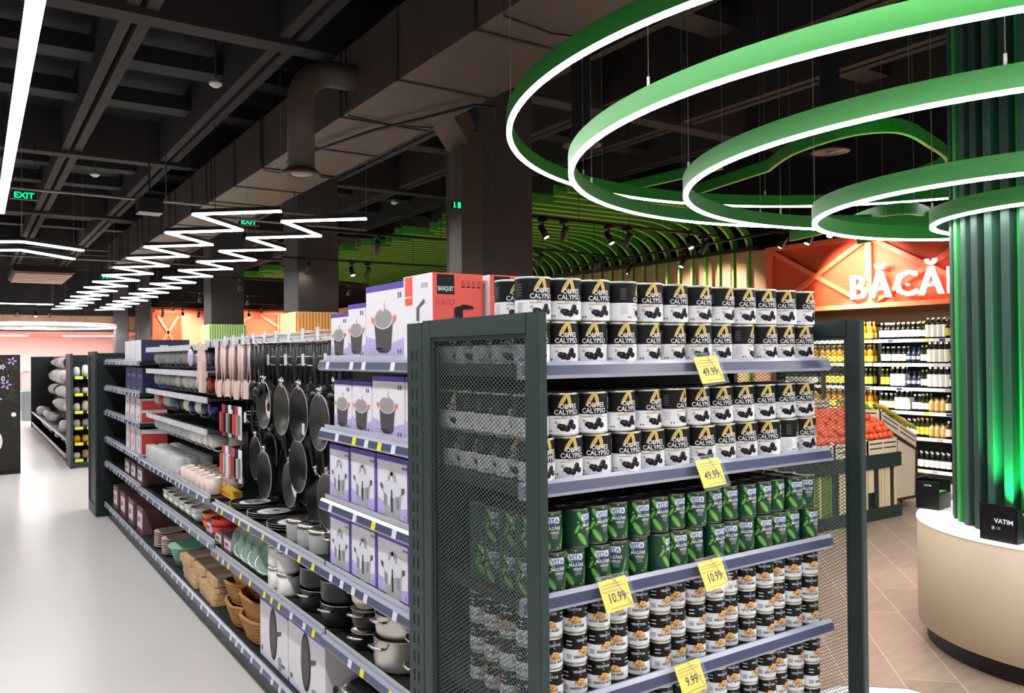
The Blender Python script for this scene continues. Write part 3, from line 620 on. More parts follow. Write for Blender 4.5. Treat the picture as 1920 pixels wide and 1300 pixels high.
# ------------------------------------------------------------------ big yellow price cards in plastic sleeves
def price(x, z, txt, rot, label):
    t = thing('price_card', label, 'price tag', (x, 1.722, z), 0, 'big yellow price cards'); t.rotation_euler = (R(-22), R(rot*.2), 0)
    m = MB(); m.box(-.05, -.002, -.085, .05, -.001, .0, 'tag_big'); m.obj('card', t)
    m = MB(); F = FY(-.002); m.text(txt, .036, .0, -.062, 'black_print', F, .014, .8)
    for i, v in enumerate((-.012, -.02, -.03)): m.rect(-.044, (.03, .042, .01)[i], v, v-.003, 'gold', F, 1)
    m.rect(.03, .042, -.05, -.045, 'gold', F); m.rect(-.03, .04, -.075, -.078, 'gold', F); m.obj('print', t)
    m = MB(); P = [(-.056, .012), (.058, .008), (.062, -.09), (-.05, -.094)]
    m.prism(P, -.0055, -.005, 'sleeve', 'Y'); m.tube([(-.056, -.005, .012), (0, -.006, .006), (.05, -.005, -.09)], .0012, 4, 'rail_bright'); m.tube([(-.056, -.005, .012), (-.05, -.005, -.094), (.062, -.005, -.09), (.058, -.005, .008)], .0008, 4, 'rail_bright', True); m.obj('plastic_sleeve', t)
price(1.853, 1.788, '49.99', -15, 'yellow price card reading 49.99 on the top display rail')
price(1.855, 1.478, '49.99', -12, 'yellow price card reading 49.99 on the second display rail')
price(1.475, 1.178, '10.99', -14, 'yellow price card reading 10.99, the left one on the pea rail')
price(1.86, 1.172, '10.99', -18, 'yellow price card reading 10.99, the right one on the pea rail')
price(1.76, .885, '9.99', -16, 'yellow price card on the rail under the stacked bean cans')
# ------------------------------------------------------------------ housewares gondola, four bays
LBM = {}; GX, BX = 1.30, 1.80        # shelf front, back panel
def bay(label, y0, y1, shelves, yellow=(), back='frame_dark', top=True):
    t = thing('shelving_bay', label, 'shop shelf', (0, 0, 0), 0, 'bays of the long housewares gondola')
    m = MB(); m.box(BX, y0+.002, .02, BX+.05, y1-.002, 1.88, 'frame_dark'); m.obj('back_panel', t)
    m = MB(); m.box(GX+.03, y0+.002, .002, 2.38, y1-.002, .14, 'frame'); m.obj('base', t)
    n = max(1, round((y1-y0)/.98))
    for i in range(n):
        y = y0+.03+(y1-y0-.06)*i/n; m = MB(); m.box(BX-.03, y, .14, BX, y+.03, 1.88, 'frame'); m.obj('upright', t)
    for k, (z, a, b) in enumerate(shelves):
        m = MB(); m.box(GX+.004, a+.003, z-.03, BX-.001, b-.003, z, 'shelf')
        if z > .3:
            m.box(GX+.002, a+.01, z, GX+.005, b-.01, z+.028, 'glass'); 
        s = m.obj('shelf', t)
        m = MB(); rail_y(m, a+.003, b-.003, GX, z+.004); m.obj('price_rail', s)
        m = MB(); yy = a+.06; c = 0
        while yy < b-.1:
            mt = 'tag_yellow' if (random.random() < .55 and (z, 'y') and k in yellow) else 'tag_white'
            if mt not in LBM:
                q = MB(); P = [(-.0215, 0, 0), (-.0215, .036, 0), (-.0275, .036, -.03), (-.0275, 0, -.03)]; q.poly(P[::-1], mt); q.poly([(p[0]+.0004, p[1], p[2]) for p in P], mt); LBM[mt] = q.mesh('price_label')
            o = bpy.data.objects.new('price_label', LBM[mt]); COL.objects.link(o); o.parent = s; o.location = (GX, yy, z); yy += random.choice((.12, .18, .26)); c += 1
    if top:
        m = MB(); m.box(BX+.05, y0+.003, 1.74, 2.36, y1-.003, 1.77, 'shelf'); m.obj('rear_top_shelf', t)
    return t
A0, A1, B1, C1, D1 = 2.345, 3.44, 5.36, 8.03, 10.27
bayA = bay('nearest housewares bay, with pot cartons between the mesh display and the pans', A0, A1, [(z, A0, A1) for z in (1.775, 1.475, 1.17, .875, .575, .17)], (0, 1, 2, 4))
bayB = bay('housewares bay with black pans and utensils hanging on hooks', A1, B1, [(z, A1, B1) for z in (.875, .58, .17)], (0, 1))
bayC = bay('housewares bay with mugs hanging under wire racks', B1, C1, [(.885, B1+.1, C1), (.61, B1, C1), (.17, B1, C1)])
bayD = bay('farthest housewares bay, with navy and red boxed sets', C1, D1, [(z, C1, D1-.03) for z in (1.765, 1.475, 1.2, .9, .625, .17)])
t = thing('gondola_end', 'dark green steel end frame closing the far end of the housewares gondola', 'shelf frame')
side_frame(1.2, 1.23, t, 10.3, 10.95, 1.88, True); m = MB(); m.box(1.23, 10.29, .005, 2.4, 10.33, 1.86, 'frame_dark'); m.obj('back_panel', t)
# ------------------------------------------------------------------ printed cartons
def pic_pot(m, F, cx, cy, s, body='pot_pic', lid='pot_pic2', hand='orange_print', tall=0):
    m.art([(cx-.46*s, cy+.12*s), (cx-.36*s, cy-.5*s), (cx-.2*s, cy-.58*s), (cx+.2*s, cy-.58*s), (cx+.36*s, cy-.5*s), (cx+.46*s, cy+.12*s)], body, F(1))
    m.ell(cx, cy+.12*s, .47*s, .2*s, 'white_print', F(2), 18); m.ell(cx, cy+.14*s, .43*s, .2*s, lid, F(3), 18)
    m.art([(cx-.05*s, cy+.3*s), (cx+.05*s, cy+.3*s), (cx+.06*s, cy+.5*s), (cx-.06*s, cy+.5*s)], 'white_print', F(4))
    for g in (-1, 1): m.art([(cx+g*.46*s, cy+.02*s), (cx+g*.6*s, cy+.1*s), (cx+g*.6*s, cy+.2*s), (cx+g*.45*s, cy+.16*s)][::g], hand, F(2))
    if tall: m.art([(cx-.03*s, cy-.4*s), (cx+.03*s, cy-.4*s), (cx+.03*s, cy+.1*s), (cx-.03*s, cy+.1*s)], 'black_print', F(4))
def pic_pan(m, F, cx, cy, s):
    m.ell(cx, cy, .3*s, .62*s, 'black_print', F(1), 20); m.ell(cx-.02*s, cy, .24*s, .54*s, 'pot_pic', F(2), 20); m.art([(cx+.25*s, cy), (cx+.6*s, cy+.12*s), (cx+.62*s, cy+.22*s), (cx+.24*s, cy+.12*s)], 'pot_pic', F(2))
    m.art([(cx+.4*s, cy-.75*s), (cx+.6*s, cy-.7*s), (cx+.6*s, cy-.4*s), (cx+.35*s, cy-.45*s)], 'pot_pic2', F(2))
def carton(name, label, w, d, h, style, group):
    t = thing(name, label, 'carton', (0, 0, 0), 0, group)
    FA = lambda k: FX(0, .0005*(k+1)); FB = lambda k: FY(0, .0005*(k+1)); c = -w/2
    m = MB(); base = {'pot': 'box_white', 'steel': 'box_white', 'axio': 'red_box', 'pan': 'box_white', 'navy': 'navy', 'navyw': 'box_white', 'red': 'box_white', 'plain': 'box_white', 'darkbox': 'brownpink'}[style]
    m.cbox(0, 0, 0, d, w, h, base, .0015); m.obj('box', t); m = MB()
    if style in ('pot', 'steel', 'pan'):
        m.rect(-w, 0, h*.92, h, 'purple', FA(0)); m.rect(-w, 0, 0, h*(.09 if style != 'pan' else 0.02), 'purple', FA(0)); m.poly([(0, 0, h+.0004), (d*.2, 0, h+.0004), (d*.2, w, h+.0004), (0, w, h+.0004)], 'purple'); m.rect(0, d, h*.92, h, 'purple', FB(0)); m.rect(0, d, 0, h*.06, 'purple', FB(0))
        if style != 'pan': m.art([(-w, h*.07), (0, h*.07), (0, h*.3), (-w*.4, h*.22), (-w, h*.34)], 'purple_lt', FA(0))
        if style == 'steel':
            m.rect(-.012, 0, 0, h, 'purple', FA(1)); m.rect(-w, -w+.006, 0, h, 'purple', FA(1)); m.rect(0, .012, 0, h, 'purple', FB(1)); pic_pot(m, FA, c, h*.44, w*.62, 'grey_print', 'tag_white', 'dkgrey_print', 1); m.rect(c-w*.25, c-w*.2, h*.25, h*.42, 'pot_pic2', FA(5)); m.rect(c+w*.12, c+w*.2, h*.25, h*.42, 'pot_pic2', FA(5)); m.rect(c-w*.12, c-w*.05, h*.25, h*.44, 'white_print', FA(5))
            m.art([(c-w*.14, h*.62), (c-w*.1, h*.74), (c, h*.78), (c+w*.1, h*.74), (c+w*.14, h*.62), (c+w*.08, h*.62), (c+w*.05, h*.71), (c-w*.05, h*.71), (c-w*.08, h*.62)], 'grey_print', FA(4))
            m.rect(-.035, -.025, h*.15, h*.18, 'red_box', FA(2)); [m.rect(-.05+.014*i, -.042+.014*i, h*.84, h*.875, 'dkgrey_print', FA(2)) for i in range(3)]
        elif style == 'pot':
            pic_pot(m, FA, c-w*.02, h*.47, min(w*.78, h*.62)); m.rect(-.05, -.04, h*.8, h*.87, 'dkgrey_print', FA(1)); m.rect(-.032, -.022, h*.8, h*.87, 'dkgrey_print', FA(1))
            m.rect(-w*.92, -w*.55, h*.16, h*.175, 'grey_print', FA(1)); m.rect(-w*.92, -w*.45, h*.13, h*.14, 'grey_print', FA(1))
            for i in range(2): m.ell(-.05+.022*i, h*.13, .006, .009, 'dkgrey_print', FA(1), 8)
            for i in range(14): m.rect(d*.55, d*.9, h*(.2+.045*i), h*(.215+.045*i), 'dkgrey_print', FB(1))
        else:
            pic_pan(m, FA, c, h*.52, h*.66); m.rect(-w*.2, -w*.1, h*.12, h*.17, 'dkgrey_print', FA(1)); m.ell(-w*.92, h*.15, .014, .014, 'dkgrey_print', FA(1), 12)
            m.poly([(0, w*.7, h+.0004), (d*.35, w*.7, h+.0004), (d*.35, w*.95, h+.0004), (0, w*.95, h+.0004)], 'black_print')
            for i in range(3): m.ell(d*.3+.05*i, h*.35, .014, .02, 'dkgrey_print', FB(1), 10)
    elif style == 'axio':
        m.rect(-w, 0, 0, h, 'box_white', FA(0)); m.rect(-w*.95, -w*.68, h*.66, h*.99, 'red_box', FA(1)); m.text('BANQUET', .012, -w*.82, h*.74, 'white_print', FA(2), .02)
        for i in range(4): m.rect(-w*.38+.013*i, -w*.38+.009+.013*i, h*.84, h*.9, 'grey_print', FA(1))
        pic_pot(m, FA, c, h*.3, w*.62, 'grey_print', 'tag_white', 'grey_print', 1); m.art([(c-.008, h*.47), (c+.012, h*.47), (c+.012, h*.62), (c+.055, h*.68), (c+.05, h*.72), (c-.006, h*.62)], 'dkgrey_print', FA(5))
        m.rect(d*.08, d*.42, h*.76, h*.985, 'black_print', FB(0)); m.text('BANQUET', .022, d*.25, h*.8, 'white_print', FB(1), .02, .6); m.text('AXIO', .03, d*.24, h*.64, 'red_dull', FB(1), .0, 1.05)
        for i in range(4): m.rect(d*.56+.021*i, d*.56+.015+.021*i, h*.86, h*.925, 'red_dull', FB(0)); m.rect(d*.56+.021*i, d*.56+.015+.021*i, h*.84, h*.855, 'black_print', FB(0))
        pic_pot(m, FB, d*.5, h*.36, d*.62, 'dkgrey_print', 'pot_pic2', 'black_print', 0)
        m.art([(d*.42, h*.5), (d*.58, h*.5), (d*.58, h*.59), (d*.42, h*.61)], 'black_print', FB(5)); m.art([(d*.42, h*.585), (d*.8, h*.6), (d*.78, h*.635), (d*.6, h*.65), (d*.42, h*.61)], 'black_print', FB(6)); m.ell(d*.5, h*.46, d*.25, h*.045, 'dkgrey_print', FB(4), 18)
    elif style == 'navyw':
        m.rect(0, d, 0, h, 'navy', FB(0)); m.rect(d*.38, d*.55, h*.6, h*.75, 'white_print', FB(1)); m.rect(d*.3, d*.6, h*.42, h*.46, 'grey_print', FB(1)); m.rect(-w*.9, -w*.1, h*.02, h*.06, 'grey_print', FA(0))
        for i in range(3): m.rect(-w*(.8-.3*i), -w*(.72-.3*i), h*.1, h*.9, 'tag_white', FA(0))
    elif style == 'navy':
        m.rect(-w, 0, 0, h, 'navy_lt', FA(0)); m.rect(d*.2, d*.5, h*.6, h*.68, 'navy_lt', FB(0)); m.rect(-w*.6, -w*.3, h*.3, h*.4, 'grey_print', FA(1))
    elif style == 'red':
        m.rect(0, d, h*.05, h*.96, 'red_dull', FB(0)); m.art([(0, h*.85), (d, h*.8), (d, h), (d*.5, h*.93), (0, h)], 'box_white', FB(1)); m.rect(-w, -w*.5, h*.05, h*.95, 'kraft', FA(0)) if w > .3 else None
        m.rect(-w*.2, -w*.08, 0, h, 'red_dull', FA(1)); m.ell(-w*.55, h*.45, w*.14, h*.2, 'grey_print', FA(1), 12)
    elif style == 'darkbox': m.rect(-w*.9, -w*.1, h*.2, h*.8, 'tag_white', FA(0)); m.rect(-w*.8, -w*.4, h*.4, h*.6, 'red_dull', FA(1))
    else: m.rect(-w*.8, -w*.2, h*.3, h*.6, 'tag_white', FA(0)); m.rect(-w*.3, -w*.1, h*.62, h*.9, 'navy', FA(1))
    m.obj('printed_face', t); return t
GPC = 'white and purple cookware cartons'
for y, w, h, k in ((2.675, .34, .295, 0), (3.022, .175, .235, 1), (3.202, .19, .205, 2)):
    carton('cookware_carton', 'white pot carton on the top shelf, %s' % ('tall one nearest the red pressure cooker box', 'middle one of three', 'shortest one beside the hanging utensils')[k], w, .27, h, 'pot', GPC).location = (1.32, y, 1.777)
carton('cookware_carton', 'red and white pressure cooker box with black label on the top shelf corner', .22, .2, .305, 'axio', 'red pressure cooker boxes').location = (1.312, 2.44, 1.777)
carton('cookware_carton', 'red and white pressure cooker box half hidden behind the first red one', .22, .2, .305, 'axio', 'red pressure cooker boxes').location = (1.53, 2.42, 1.777)
for i, (y, w, h) in enumerate(((2.36, .31, .245), (2.68, .28, .245), (2.97, .19, .22), (3.17, .19, .22))):
    carton('cookware_carton', 'white pot carton with orange handled pot, second shelf, %s from the mesh display' % nth(i), w, .28, h, 'pot', GPC).location = (1.32, y, 1.477)
for s, z, hs in (('third', 1.172, (.245, .25, .25, .245)), ('fourth', .877, (.235, .245, .25, .24))):
    for i, (y, w) in enumerate(((2.355, .26), (2.645, .275), (2.93, .25), (3.19, .225))):
        carton('cookware_carton', 'white and purple steel pot carton, %s shelf, %s from the mesh display' % (s, nth(i)), w, .28, hs[i], 'steel', GPC).location = (1.318, y, z)
for i, (y, w) in enumerate(((3.52, .5), (4.035, .46))):
    carton('pan_carton', 'white flat pan carton on the base shelf, %s' % ('nearer one by the steel pots', 'farther one by the wicker baskets')[i], w, .16, .34 if i == 0 else .33, 'pan', 'white pan cartons on the base shelf').location = (1.33, y, .172)
# navy, white and red boxed sets of the far bay
for i in range(3): carton('gift_box', 'white boxed set with navy side on the far top shelf, %s from the mug racks' % nth(i), .3, .42, .2, 'navyw', 'boxed sets in the far bay').location = (1.32, 8.07+.31*i, 1.767)
for l in range(2):
    for i in range(3): carton('gift_box', 'navy boxed set, %s layer, %s from the mug racks, far second shelf' % (('lower', 'upper')[l], nth(i)), .31-.01*l, .4, .115, 'navy', 'boxed sets in the far bay').location = (1.33, 8.07+.32*i, 1.477+.118*l)
for l in range(2):
    for i in range(3): carton('gift_box', 'red and white boxed set, %s layer, %s from the mugs, far third shelf' % (('lower', 'upper')[l], nth(i)), .3-.02*l, .22, .11, 'red', 'boxed sets in the far bay').location = (1.32, 8.07+.31*i, 1.202+.113*l)
for i in range(3): carton('gift_box', 'red and white boxed set, %s from the mugs, far fourth shelf' % nth(i), .28, .22, .24, 'red', 'boxed sets in the far bay').location = (1.32, 8.07+.3*i, .902)
for i in range(3): carton('gift_box', 'dark boxed set, %s from the glassware, far fifth shelf' % nth(i), .28, .3, .16, 'darkbox', 'boxed sets in the far bay').location = (1.33, 8.1+.36*i, .627)
for i in range(7): carton('storage_box', 'white box on the rear top shelf above the mug racks, %s from the pans' % nth(i), .3, .3, .195, 'plain', 'white boxes on the rear top shelf').location = (1.9, 5.9+.33*i, 1.772)
for i in range(5): carton('storage_box', 'pale box with red stripe on the rear top shelf above the pans, %s' % nth(i), .28, .3, .17, 'red', 'pale boxes on the rear top shelf').location = (1.9, 3.75+.34*i, 1.772)
# ------------------------------------------------------------------ pans, utensils, pots
HANG = Matrix(((0, 0, -1), (-1, 0, 0), (0, 1, 0))).to_euler()
def pan(name, r, inner='pan_in', disc=None, edge='black_pan', hl=.19, dp=1):
    t = thing(name, 'x', 'frying pan')
    m = MB(); m.lathe([(0, 0), (r*.74, 0), (r*.96, .035*dp), (r, .045*dp), (r*.97, .046*dp), (r*(.72 if dp == 1 else .9), .006), (0, .005)], 40, edge, mts=[edge, edge, edge, 'steel_br', inner, inner]); m.obj('pan_body', t)
    m = MB(); m.tube([(0, r*.95, .036*dp), (0, r+.03, .05*dp+.004), (0, r+hl*.5, .062), (0, r+hl, .058)], [.009, .01, .013, .011], 8, 'handle'); m.tube([(0, r*.9, .03*dp), (0, r+.03, .05*dp)], .014*dp, 8, 'steel'); m.obj('handle', t)
    if disc:
        m = MB(); F = lambda k: (lambda u, v: (u, v, .0075+.0005*k)); m.ell(0, 0, r*.62, r*.62, 'white_print', F(0), 28)
        if disc == 'food': m.ell(r*.1, 0, r*.3, r*.3, 'orange_print', F(1), 12); m.ell(-r*.2, -r*.1, r*.2, r*.2, 'black_print', F(2), 12); m.ell(r*.1, r*.2, r*.1, r*.1, 'pea', F(2), 8)
        elif disc == 'ink': m.ell(0, r*.1, r*.18, r*.12, 'dkgrey_print', F(1), 10); m.rect(-r*.3, r*.3, -r*.3, -r*.26, 'dkgrey_print', F(1)); m.art([(0, 0), (r*.4, r*.3), (r*.5, r*.25), (r*.1, -.05*r)], 'pot_pic2', F(2))
        m.obj('paper_disc', t)
    return t
GP = 'black pans hanging on the hooks'
K1 = Kind(pan('frying_pan', .13)); K2 = Kind(pan('frying_pan', .12, 'pan_in', 'ink')); K3 = Kind(pan('frying_pan', .135, 'black_pan')); K4 = Kind(pan('frying_pan', .13, 'pan_in', 'food'))
def lab(row, i, what='black frying pan'): return '%s hanging in the %s row of hooks, %s from the mesh display' % (what, row, nth(i))
for i, (y, z, K, w) in enumerate(((3.56, 1.5, K1, 'black frying pan'), (3.84, 1.52, K3, 'pan with bright rim'), (4.1, 1.53, K1, 'deep black frying pan'), (4.4, 1.54, K4, 'pan with food picture'))):
    K.put((1.37, y, z), rot=HANG, label=lab('upper', i, w), group=GP); K1.put((1.56, y+.05, z+.01), rot=HANG, label=lab('upper', i, 'second black pan,'), group=GP)
for i, (y, z, K, w) in enumerate(((3.6, 1.13, K1, 'black frying pan'), (3.86, 1.1, K3, 'dull black frying pan'), (4.0, 1.25, K3, 'large black frying pan'), (4.25, 1.12, K2, 'pan with paper disc'), (4.56, 1.14, K3, 'black frying pan'), (4.86, 1.2, K1, 'grey pan'))):
    K.put((1.42+.04*(i % 2), y, z), rot=HANG, label=lab('lower', i, w), group=GP); K3.put((1.56, y+.04, z+.01), rot=HANG, label=lab('lower', i, 'second black pan,'), group=GP)
KC = Kind(pan('crepe_pan', .15, 'pan_in', 'ink', hl=.17, dp=.38))
for i, y in enumerate((4.32, 4.69, 5.06)):
    for j in range(3): KC.put((1.47, y, .877+.012*j), R(-70-4*j), 'flat crepe pan with white disc, %s stack from the glass jars, %s in its stack' % (nth(i), ('bottom', 'middle', 'top')[j]), 'flat crepe pans on the pan shelf')
# hooks carry a little price plate at the tip
def hook(parent, y, z, L=.4, plate='tag_white'):
    m = MB(); m.tube([(BX, y, z), (BX-L, y, z), (BX-L-.02, y, z+.02)], .003, 5, 'steel'); m.tube([(BX, y, z+.045), (BX-L-.01, y, z+.045)], .0022, 5, 'steel'); h = m.obj('hook', parent)
    m = MB(); m.box(BX-L-.024, y-.018, z+.0, BX-L-.021, y+.018, z+.058, plate); m.obj('price_plate', h)
for y in (3.56, 3.86, 4.12, 4.42, 4.78): hook(bayB, y, 1.755, .42)
for y in (3.6, 3.86, 4.25, 4.56, 4.86, 5.15): hook(bayB, y, 1.415, .42, 'tag_white')
for i in range(9): hook(bayB, 3.55+.2*i, 1.875, .46)
def utensil(name, kind, mt, head):
    t = thing(name, 'x', 'kitchen utensil', (0, 0, 0), 0)
    m = MB(); m.tube([(0, 0, 0), (0, 0, -.1), (0, 0, -.2)], [.009, .011, .005], 8, mt); m.tube([(0, .0, .0), (0, 0, .012)], .006, 6, mt); m.obj('handle', t)
    m = MB()
    if kind == 'spoon': m.sphere((0, 0, -.255), .034, head, 12, 8, 1.6, .28, 1)
    elif kind == 'spatula': m.prism([(-.03, -.31), (.03, -.31), (.036, -.23), (.012, -.2), (-.012, -.2), (-.036, -.23)], -.003, .003, head, 'X')
    else: m.sphere((-.01, 0, -.25), .042, head, 12, 8, .75, .8, 1)
    m.obj('head', t); return t
UB = [Kind(utensil('serving_spoon', 'spoon', 'handle', 'black_pan')), Kind(utensil('spatula', 'spatula', 'handle', 'black_pan')), Kind(utensil('ladle', 'ladle', 'handle', 'black_pan'))]
UP = [Kind(utensil('serving_spoon', 'spoon', 'pinkbeige', 'pinkbeige')), Kind(utensil('spatula', 'spatula', 'brownpink', 'pinkbeige'))]
for j in range(2):
    for i in range(16):
        y = 3.5+.078*i; K = UB[(i*2+j) % 3]
        if j == 0 and y < 4.42: continue
        K.put((1.345+.1*j, y, 1.865-.006*(i % 3)), R((i*37) % 40-20), 'black %s hanging from the top wires, %s from the mesh display, %s line' % (K.root.name.split('.')[0].replace('_', ' '), nth(i), ('front', 'back')[j]), 'black kitchen utensils on the top hooks')
    for i in range(11):
        y = 4.78+.066*i; K = UP[0 if i % 3 else 1]
        K.put((1.34+.1*j, y, 1.865-.01*(i % 2)), R(-25 if i % 3 else 10), 'pale pink %s hanging on the top wires, %s from the black ones, %s line' % (K.root.name.split('.')[0].replace('_', ' '), nth(i), ('front', 'back')[j]), 'pink beige kitchen utensils on the top hooks')
m = MB(); P = [(0, 0), (.09, -.02), (.1, -.17), (.12, -.24), (.1, -.26), (.075, -.19), (.06, -.3), (-.03, -.3), (-.045, -.1)]
m.prism(P, -.012, .012, 'pinkbeige', 'X'); o = m.obj('oven_mitt', None, (1.28, 5.56, 1.87)); tag(o, 'pale pink oven mitt hanging beside the pink spoons', 'oven mitt')
t = thing('oven_mitt', 'lilac oven mitt hanging above the red mug', 'oven mitt', (1.26, 5.8, 1.8)); m = MB(); m.sphere((0, 0, 0), .055, 'mug_lilac', 12, 8, 1.1, .35, 1); m.obj('mitt', t); m = MB(); m.tube([(0, -.05, .05), (0, -.02, .075), (0, .05, .04)], .005, 5, 'handle'); m.obj('binding', t)
# carded goods below the utensils
def card(mt, mt2):
    t = thing('carded_gadget', 'x', 'packaged gadget'); m = MB(); m.box(-.002, -.035, -.2, .002, .035, 0, mt); m.obj('card', t); m = MB(); m.cbox(-.022, -.02, -.17, -.002, .02, -.05, mt2, .004); m.obj('gadget', t); return t
KD = [Kind(card('white_print', 'steel_br')), Kind(card('red_plastic', 'mug_red')), Kind(card('black_print', 'black_pan')), Kind(card('mug_navy', 'tag_white'))]
for r, (z, y0, n) in enumerate(((1.5, 4.98, 6), (1.24, 4.98, 6))):
    for i in range(n):
        k = (0, 1, 2, 0, 2, 1, 3)[(i+r*3) % 7]; w = ('white', 'red', 'black', 'blue')[k]
        KD[k].put((1.36, y0+.075*i, z), 0, '%s carded kitchen gadget hanging under the pink spoons, %s row, %s from the pans' % (w, ('upper', 'lower')[r], nth(i)), 'carded gadgets beside the hanging pans')
def pot(name, r, h, lid='steel', body='steel_br', stack=False, dome=.03):
    t = thing(name, 'x', 'cooking pot'); m = MB()
    m.lathe([(0, 0), (r*.9, 0), (r*.97, .01), (r, .03), (r, h-.004), (r+.004, h), (r-.003, h), (r-.003, .02), (0, .01)], 36, body, mts=[body]*4+['steel']*2+[body]*2); m.obj('pot_body', t)
    m = MB()
    for s in (-1, 1): m.tube([(s*(r-.002), -.04, h*.8), (s*(r+.025), -.035, h*.82), (s*(r+.032), 0, h*.82), (s*(r+.025), .035, h*.82), (s*(r-.002), .04, h*.8)], .0055, 6, 'steel')
    m.obj('handles', t)
    if lid:
        m = MB(); m.lathe([(r+.003, h), (r, h+.004), (r*.7, h+dome*.7), (0, h+dome)], 36, lid); m.tube([(-.025, 0, h+dome), (-.02, 0, h+dome+.025), (.02, 0, h+dome+.025), (.025, 0, h+dome)], .005, 6, 'steel'); m.obj('lid', t)
    return t
def place(t, loc, label, rz=0, group=None): t.location = loc; t.rotation_euler = (0, 0, rz); t['label'] = label; t.update_tag() if hasattr(t, 'update_tag') else None; (group and t.__setitem__('group', group)); return t
GS = 'steel pots in the nearest bay'
place(pot('steel_pot', .125, .125, None), (1.44, 2.93, .578), 'large steel pot, lower of the stack nearest the carton row', 0.2, GS)
place(pot('steel_pot', .118, .09, 'steel', dome=.02), (1.44, 2.93, .705), 'large steel pot stacked on another, under the steel pot cartons', .2, GS)
place(pot('steel_pot', .12, .125, None), (1.45, 2.62, .578), 'steel pot beside the dark upright, lower of its stack', -.3, GS)
place(pot('steel_pot', .112, .09, 'steel', dome=.02), (1.45, 2.62, .705), 'steel pot beside the dark upright, stacked on top', -.3, GS)
for i in range(2): place(pot('steel_pot', .13, .2, 'steel', dome=.045), (1.46, 3.3-.31*i, .172), 'big lidded steel pot on the base shelf, %s' % ('beside the pan carton', 'nearer the dark upright')[i], .3, GS)
place(pot('steel_pot', .13, .2, 'steel'), (1.46, 2.62, .172), 'big lidded steel pot on the base shelf, right in the corner', .3, GS)
for i in range(3): place(pot('casserole', .075, .07, 'steel', 'black_pan' if i < 2 else 'steel_br'), (1.41, 3.21, .578+.093*i), 'small lidded casserole in a stack of three, %s one' % ('bottom', 'middle', 'top')[i], .5, 'small stacked casseroles')
for i, (y, x) in enumerate(((3.55, 1.45), (3.83, 1.45))):
    for j in range(2): place(pot('black_pot', .12, .1, 'black_pan' if j else None, 'black_pan'), (x, y, .583+.103*j), 'black cooking pot, %s stack right of the steel canisters, %s one' % (nth(i), ('lower', 'upper')[j]), .4+j, 'black cooking pots')
def canister(r, h):
    t = thing('steel_canister', 'x', 'canister'); m = MB(); m.lathe([(0, 0), (r*.9, 0), (r, .015), (r, h), (0, h)], 28, 'ceramic'); m.obj('body', t)
    m = MB(); m.lathe([(0, h+.012), (r*.98, h+.01), (r+.003, h), (r+.003, h-.006)][::-1], 28, 'steel'); m.obj('lid', t); m = MB(); F = lambda u, v: (-(r+.0008)*math.cos(u/r), -(r+.0008)*math.sin(u/r), v)
    for k in range(4): m.rect(-.02, .02, h*(.35+.12*k), h*(.4+.12*k), 'grey_print', F, 3)
    m.obj('printed_label', t); return t
KN = Kind(canister(.062, .105))
for i, y in enumerate((4.12, 4.27)):
    for j in range(2): KN.put((1.37, y, .583+.118*j), 0, 'cream canister with steel lid, %s from the black pots, %s one' % (nth(i), ('lower', 'upper')[j]), 'cream canisters on the fifth shelf')
def bowl(mt, r=.1, h=.08):
    t = thing('bowl', 'x', 'bowl'); m = MB(); m.lathe([(0, 0), (r*.5, 0), (r*.85, h*.4), (r, h), (r*.97, h), (r*.8, h*.42), (0, .008)], 28, mt); m.obj('bowl_body', t); m = MB(); m.lathe([(r, h), (r*1.03, h+.003), (r*.97, h+.003), (r, h)], 28, mt); m.obj('rim', t); return t
KG = Kind(bowl('glass_green', .115, .1)); KW = Kind(bowl('ceramic', .09, .07))
for i in range(4): KG.put((1.44, 4.46+.14*i, .7), rot=(R(70), 0, R(-60)), label='green tinted glass bowl on edge, %s from the cream canisters' % nth(i), group='glass bowls standing on edge')
for i in range(4):
    t = thing('saucepan_cover', 'round glass pan lid with dark rim leaning among the glass bowls, %s from the canisters' % nth(i), 'pan lid', (1.42, 4.5+.15*i, .7), 0, 'glass lids'); t.rotation_euler = (R(68), 0, R(-60))
    m = MB(); m.lathe([(.115, 0), (.1, .015), (0, .03)], 28, 'glass_green'); m.obj('glass_disc', t); m = MB(); m.lathe([(.112, -.003), (.119, 0), (.112, .004), (.112, -.003)], 28, 'handle'); m.sphere((0, 0, .045), .018, 'handle', 10, 6); m.obj('rim_and_knob', t)
def jar(r, h, lid='steel'):
    t = thing('glass_jar', 'x', 'jar'); m = MB(); m.lathe([(0, 0), (r*.9, 0), (r, .012), (r, h*.85), (r*.93, h), (r*.9, h)], 24, 'glass'); m.obj('glass_body', t); m = MB(); m.lathe([(0, h+.012), (r*.95, h+.01), (r*1.02, h), (r*1.02, h-.012)][::-1], 24, lid); m.obj('lid', t); return t
KJ = Kind(jar(.075, .1))
for i, y in enumerate((4.02, 3.86, 3.7)): KJ.put((1.4, y, .877), 0, 'glass jar with flat steel lid beside the crepe pans, %s from the right' % nth(2-i), 'glass jars on the pan shelf')
place(pot('black_pot', .1, .12, 'steel', 'black_pan'), (1.46, 3.54, .878), 'black pot with shiny lid at the right end of the crepe pan shelf', .3)
place(pot('black_pot', .11, .12, 'glass', 'black_pan'), (1.62, 3.9, .878), 'black pot with glass lid behind the glass jars', 1)
for i in range(3): carton('food_box', 'dark printed box on the fifth shelf beside the glass lids, %s' % nth(i), .2, .3, .1, 'darkbox', 'dark printed boxes').location = (1.34, 5.1+.23*i, .613 if 5.1+.23*i > 5.36 else .583)
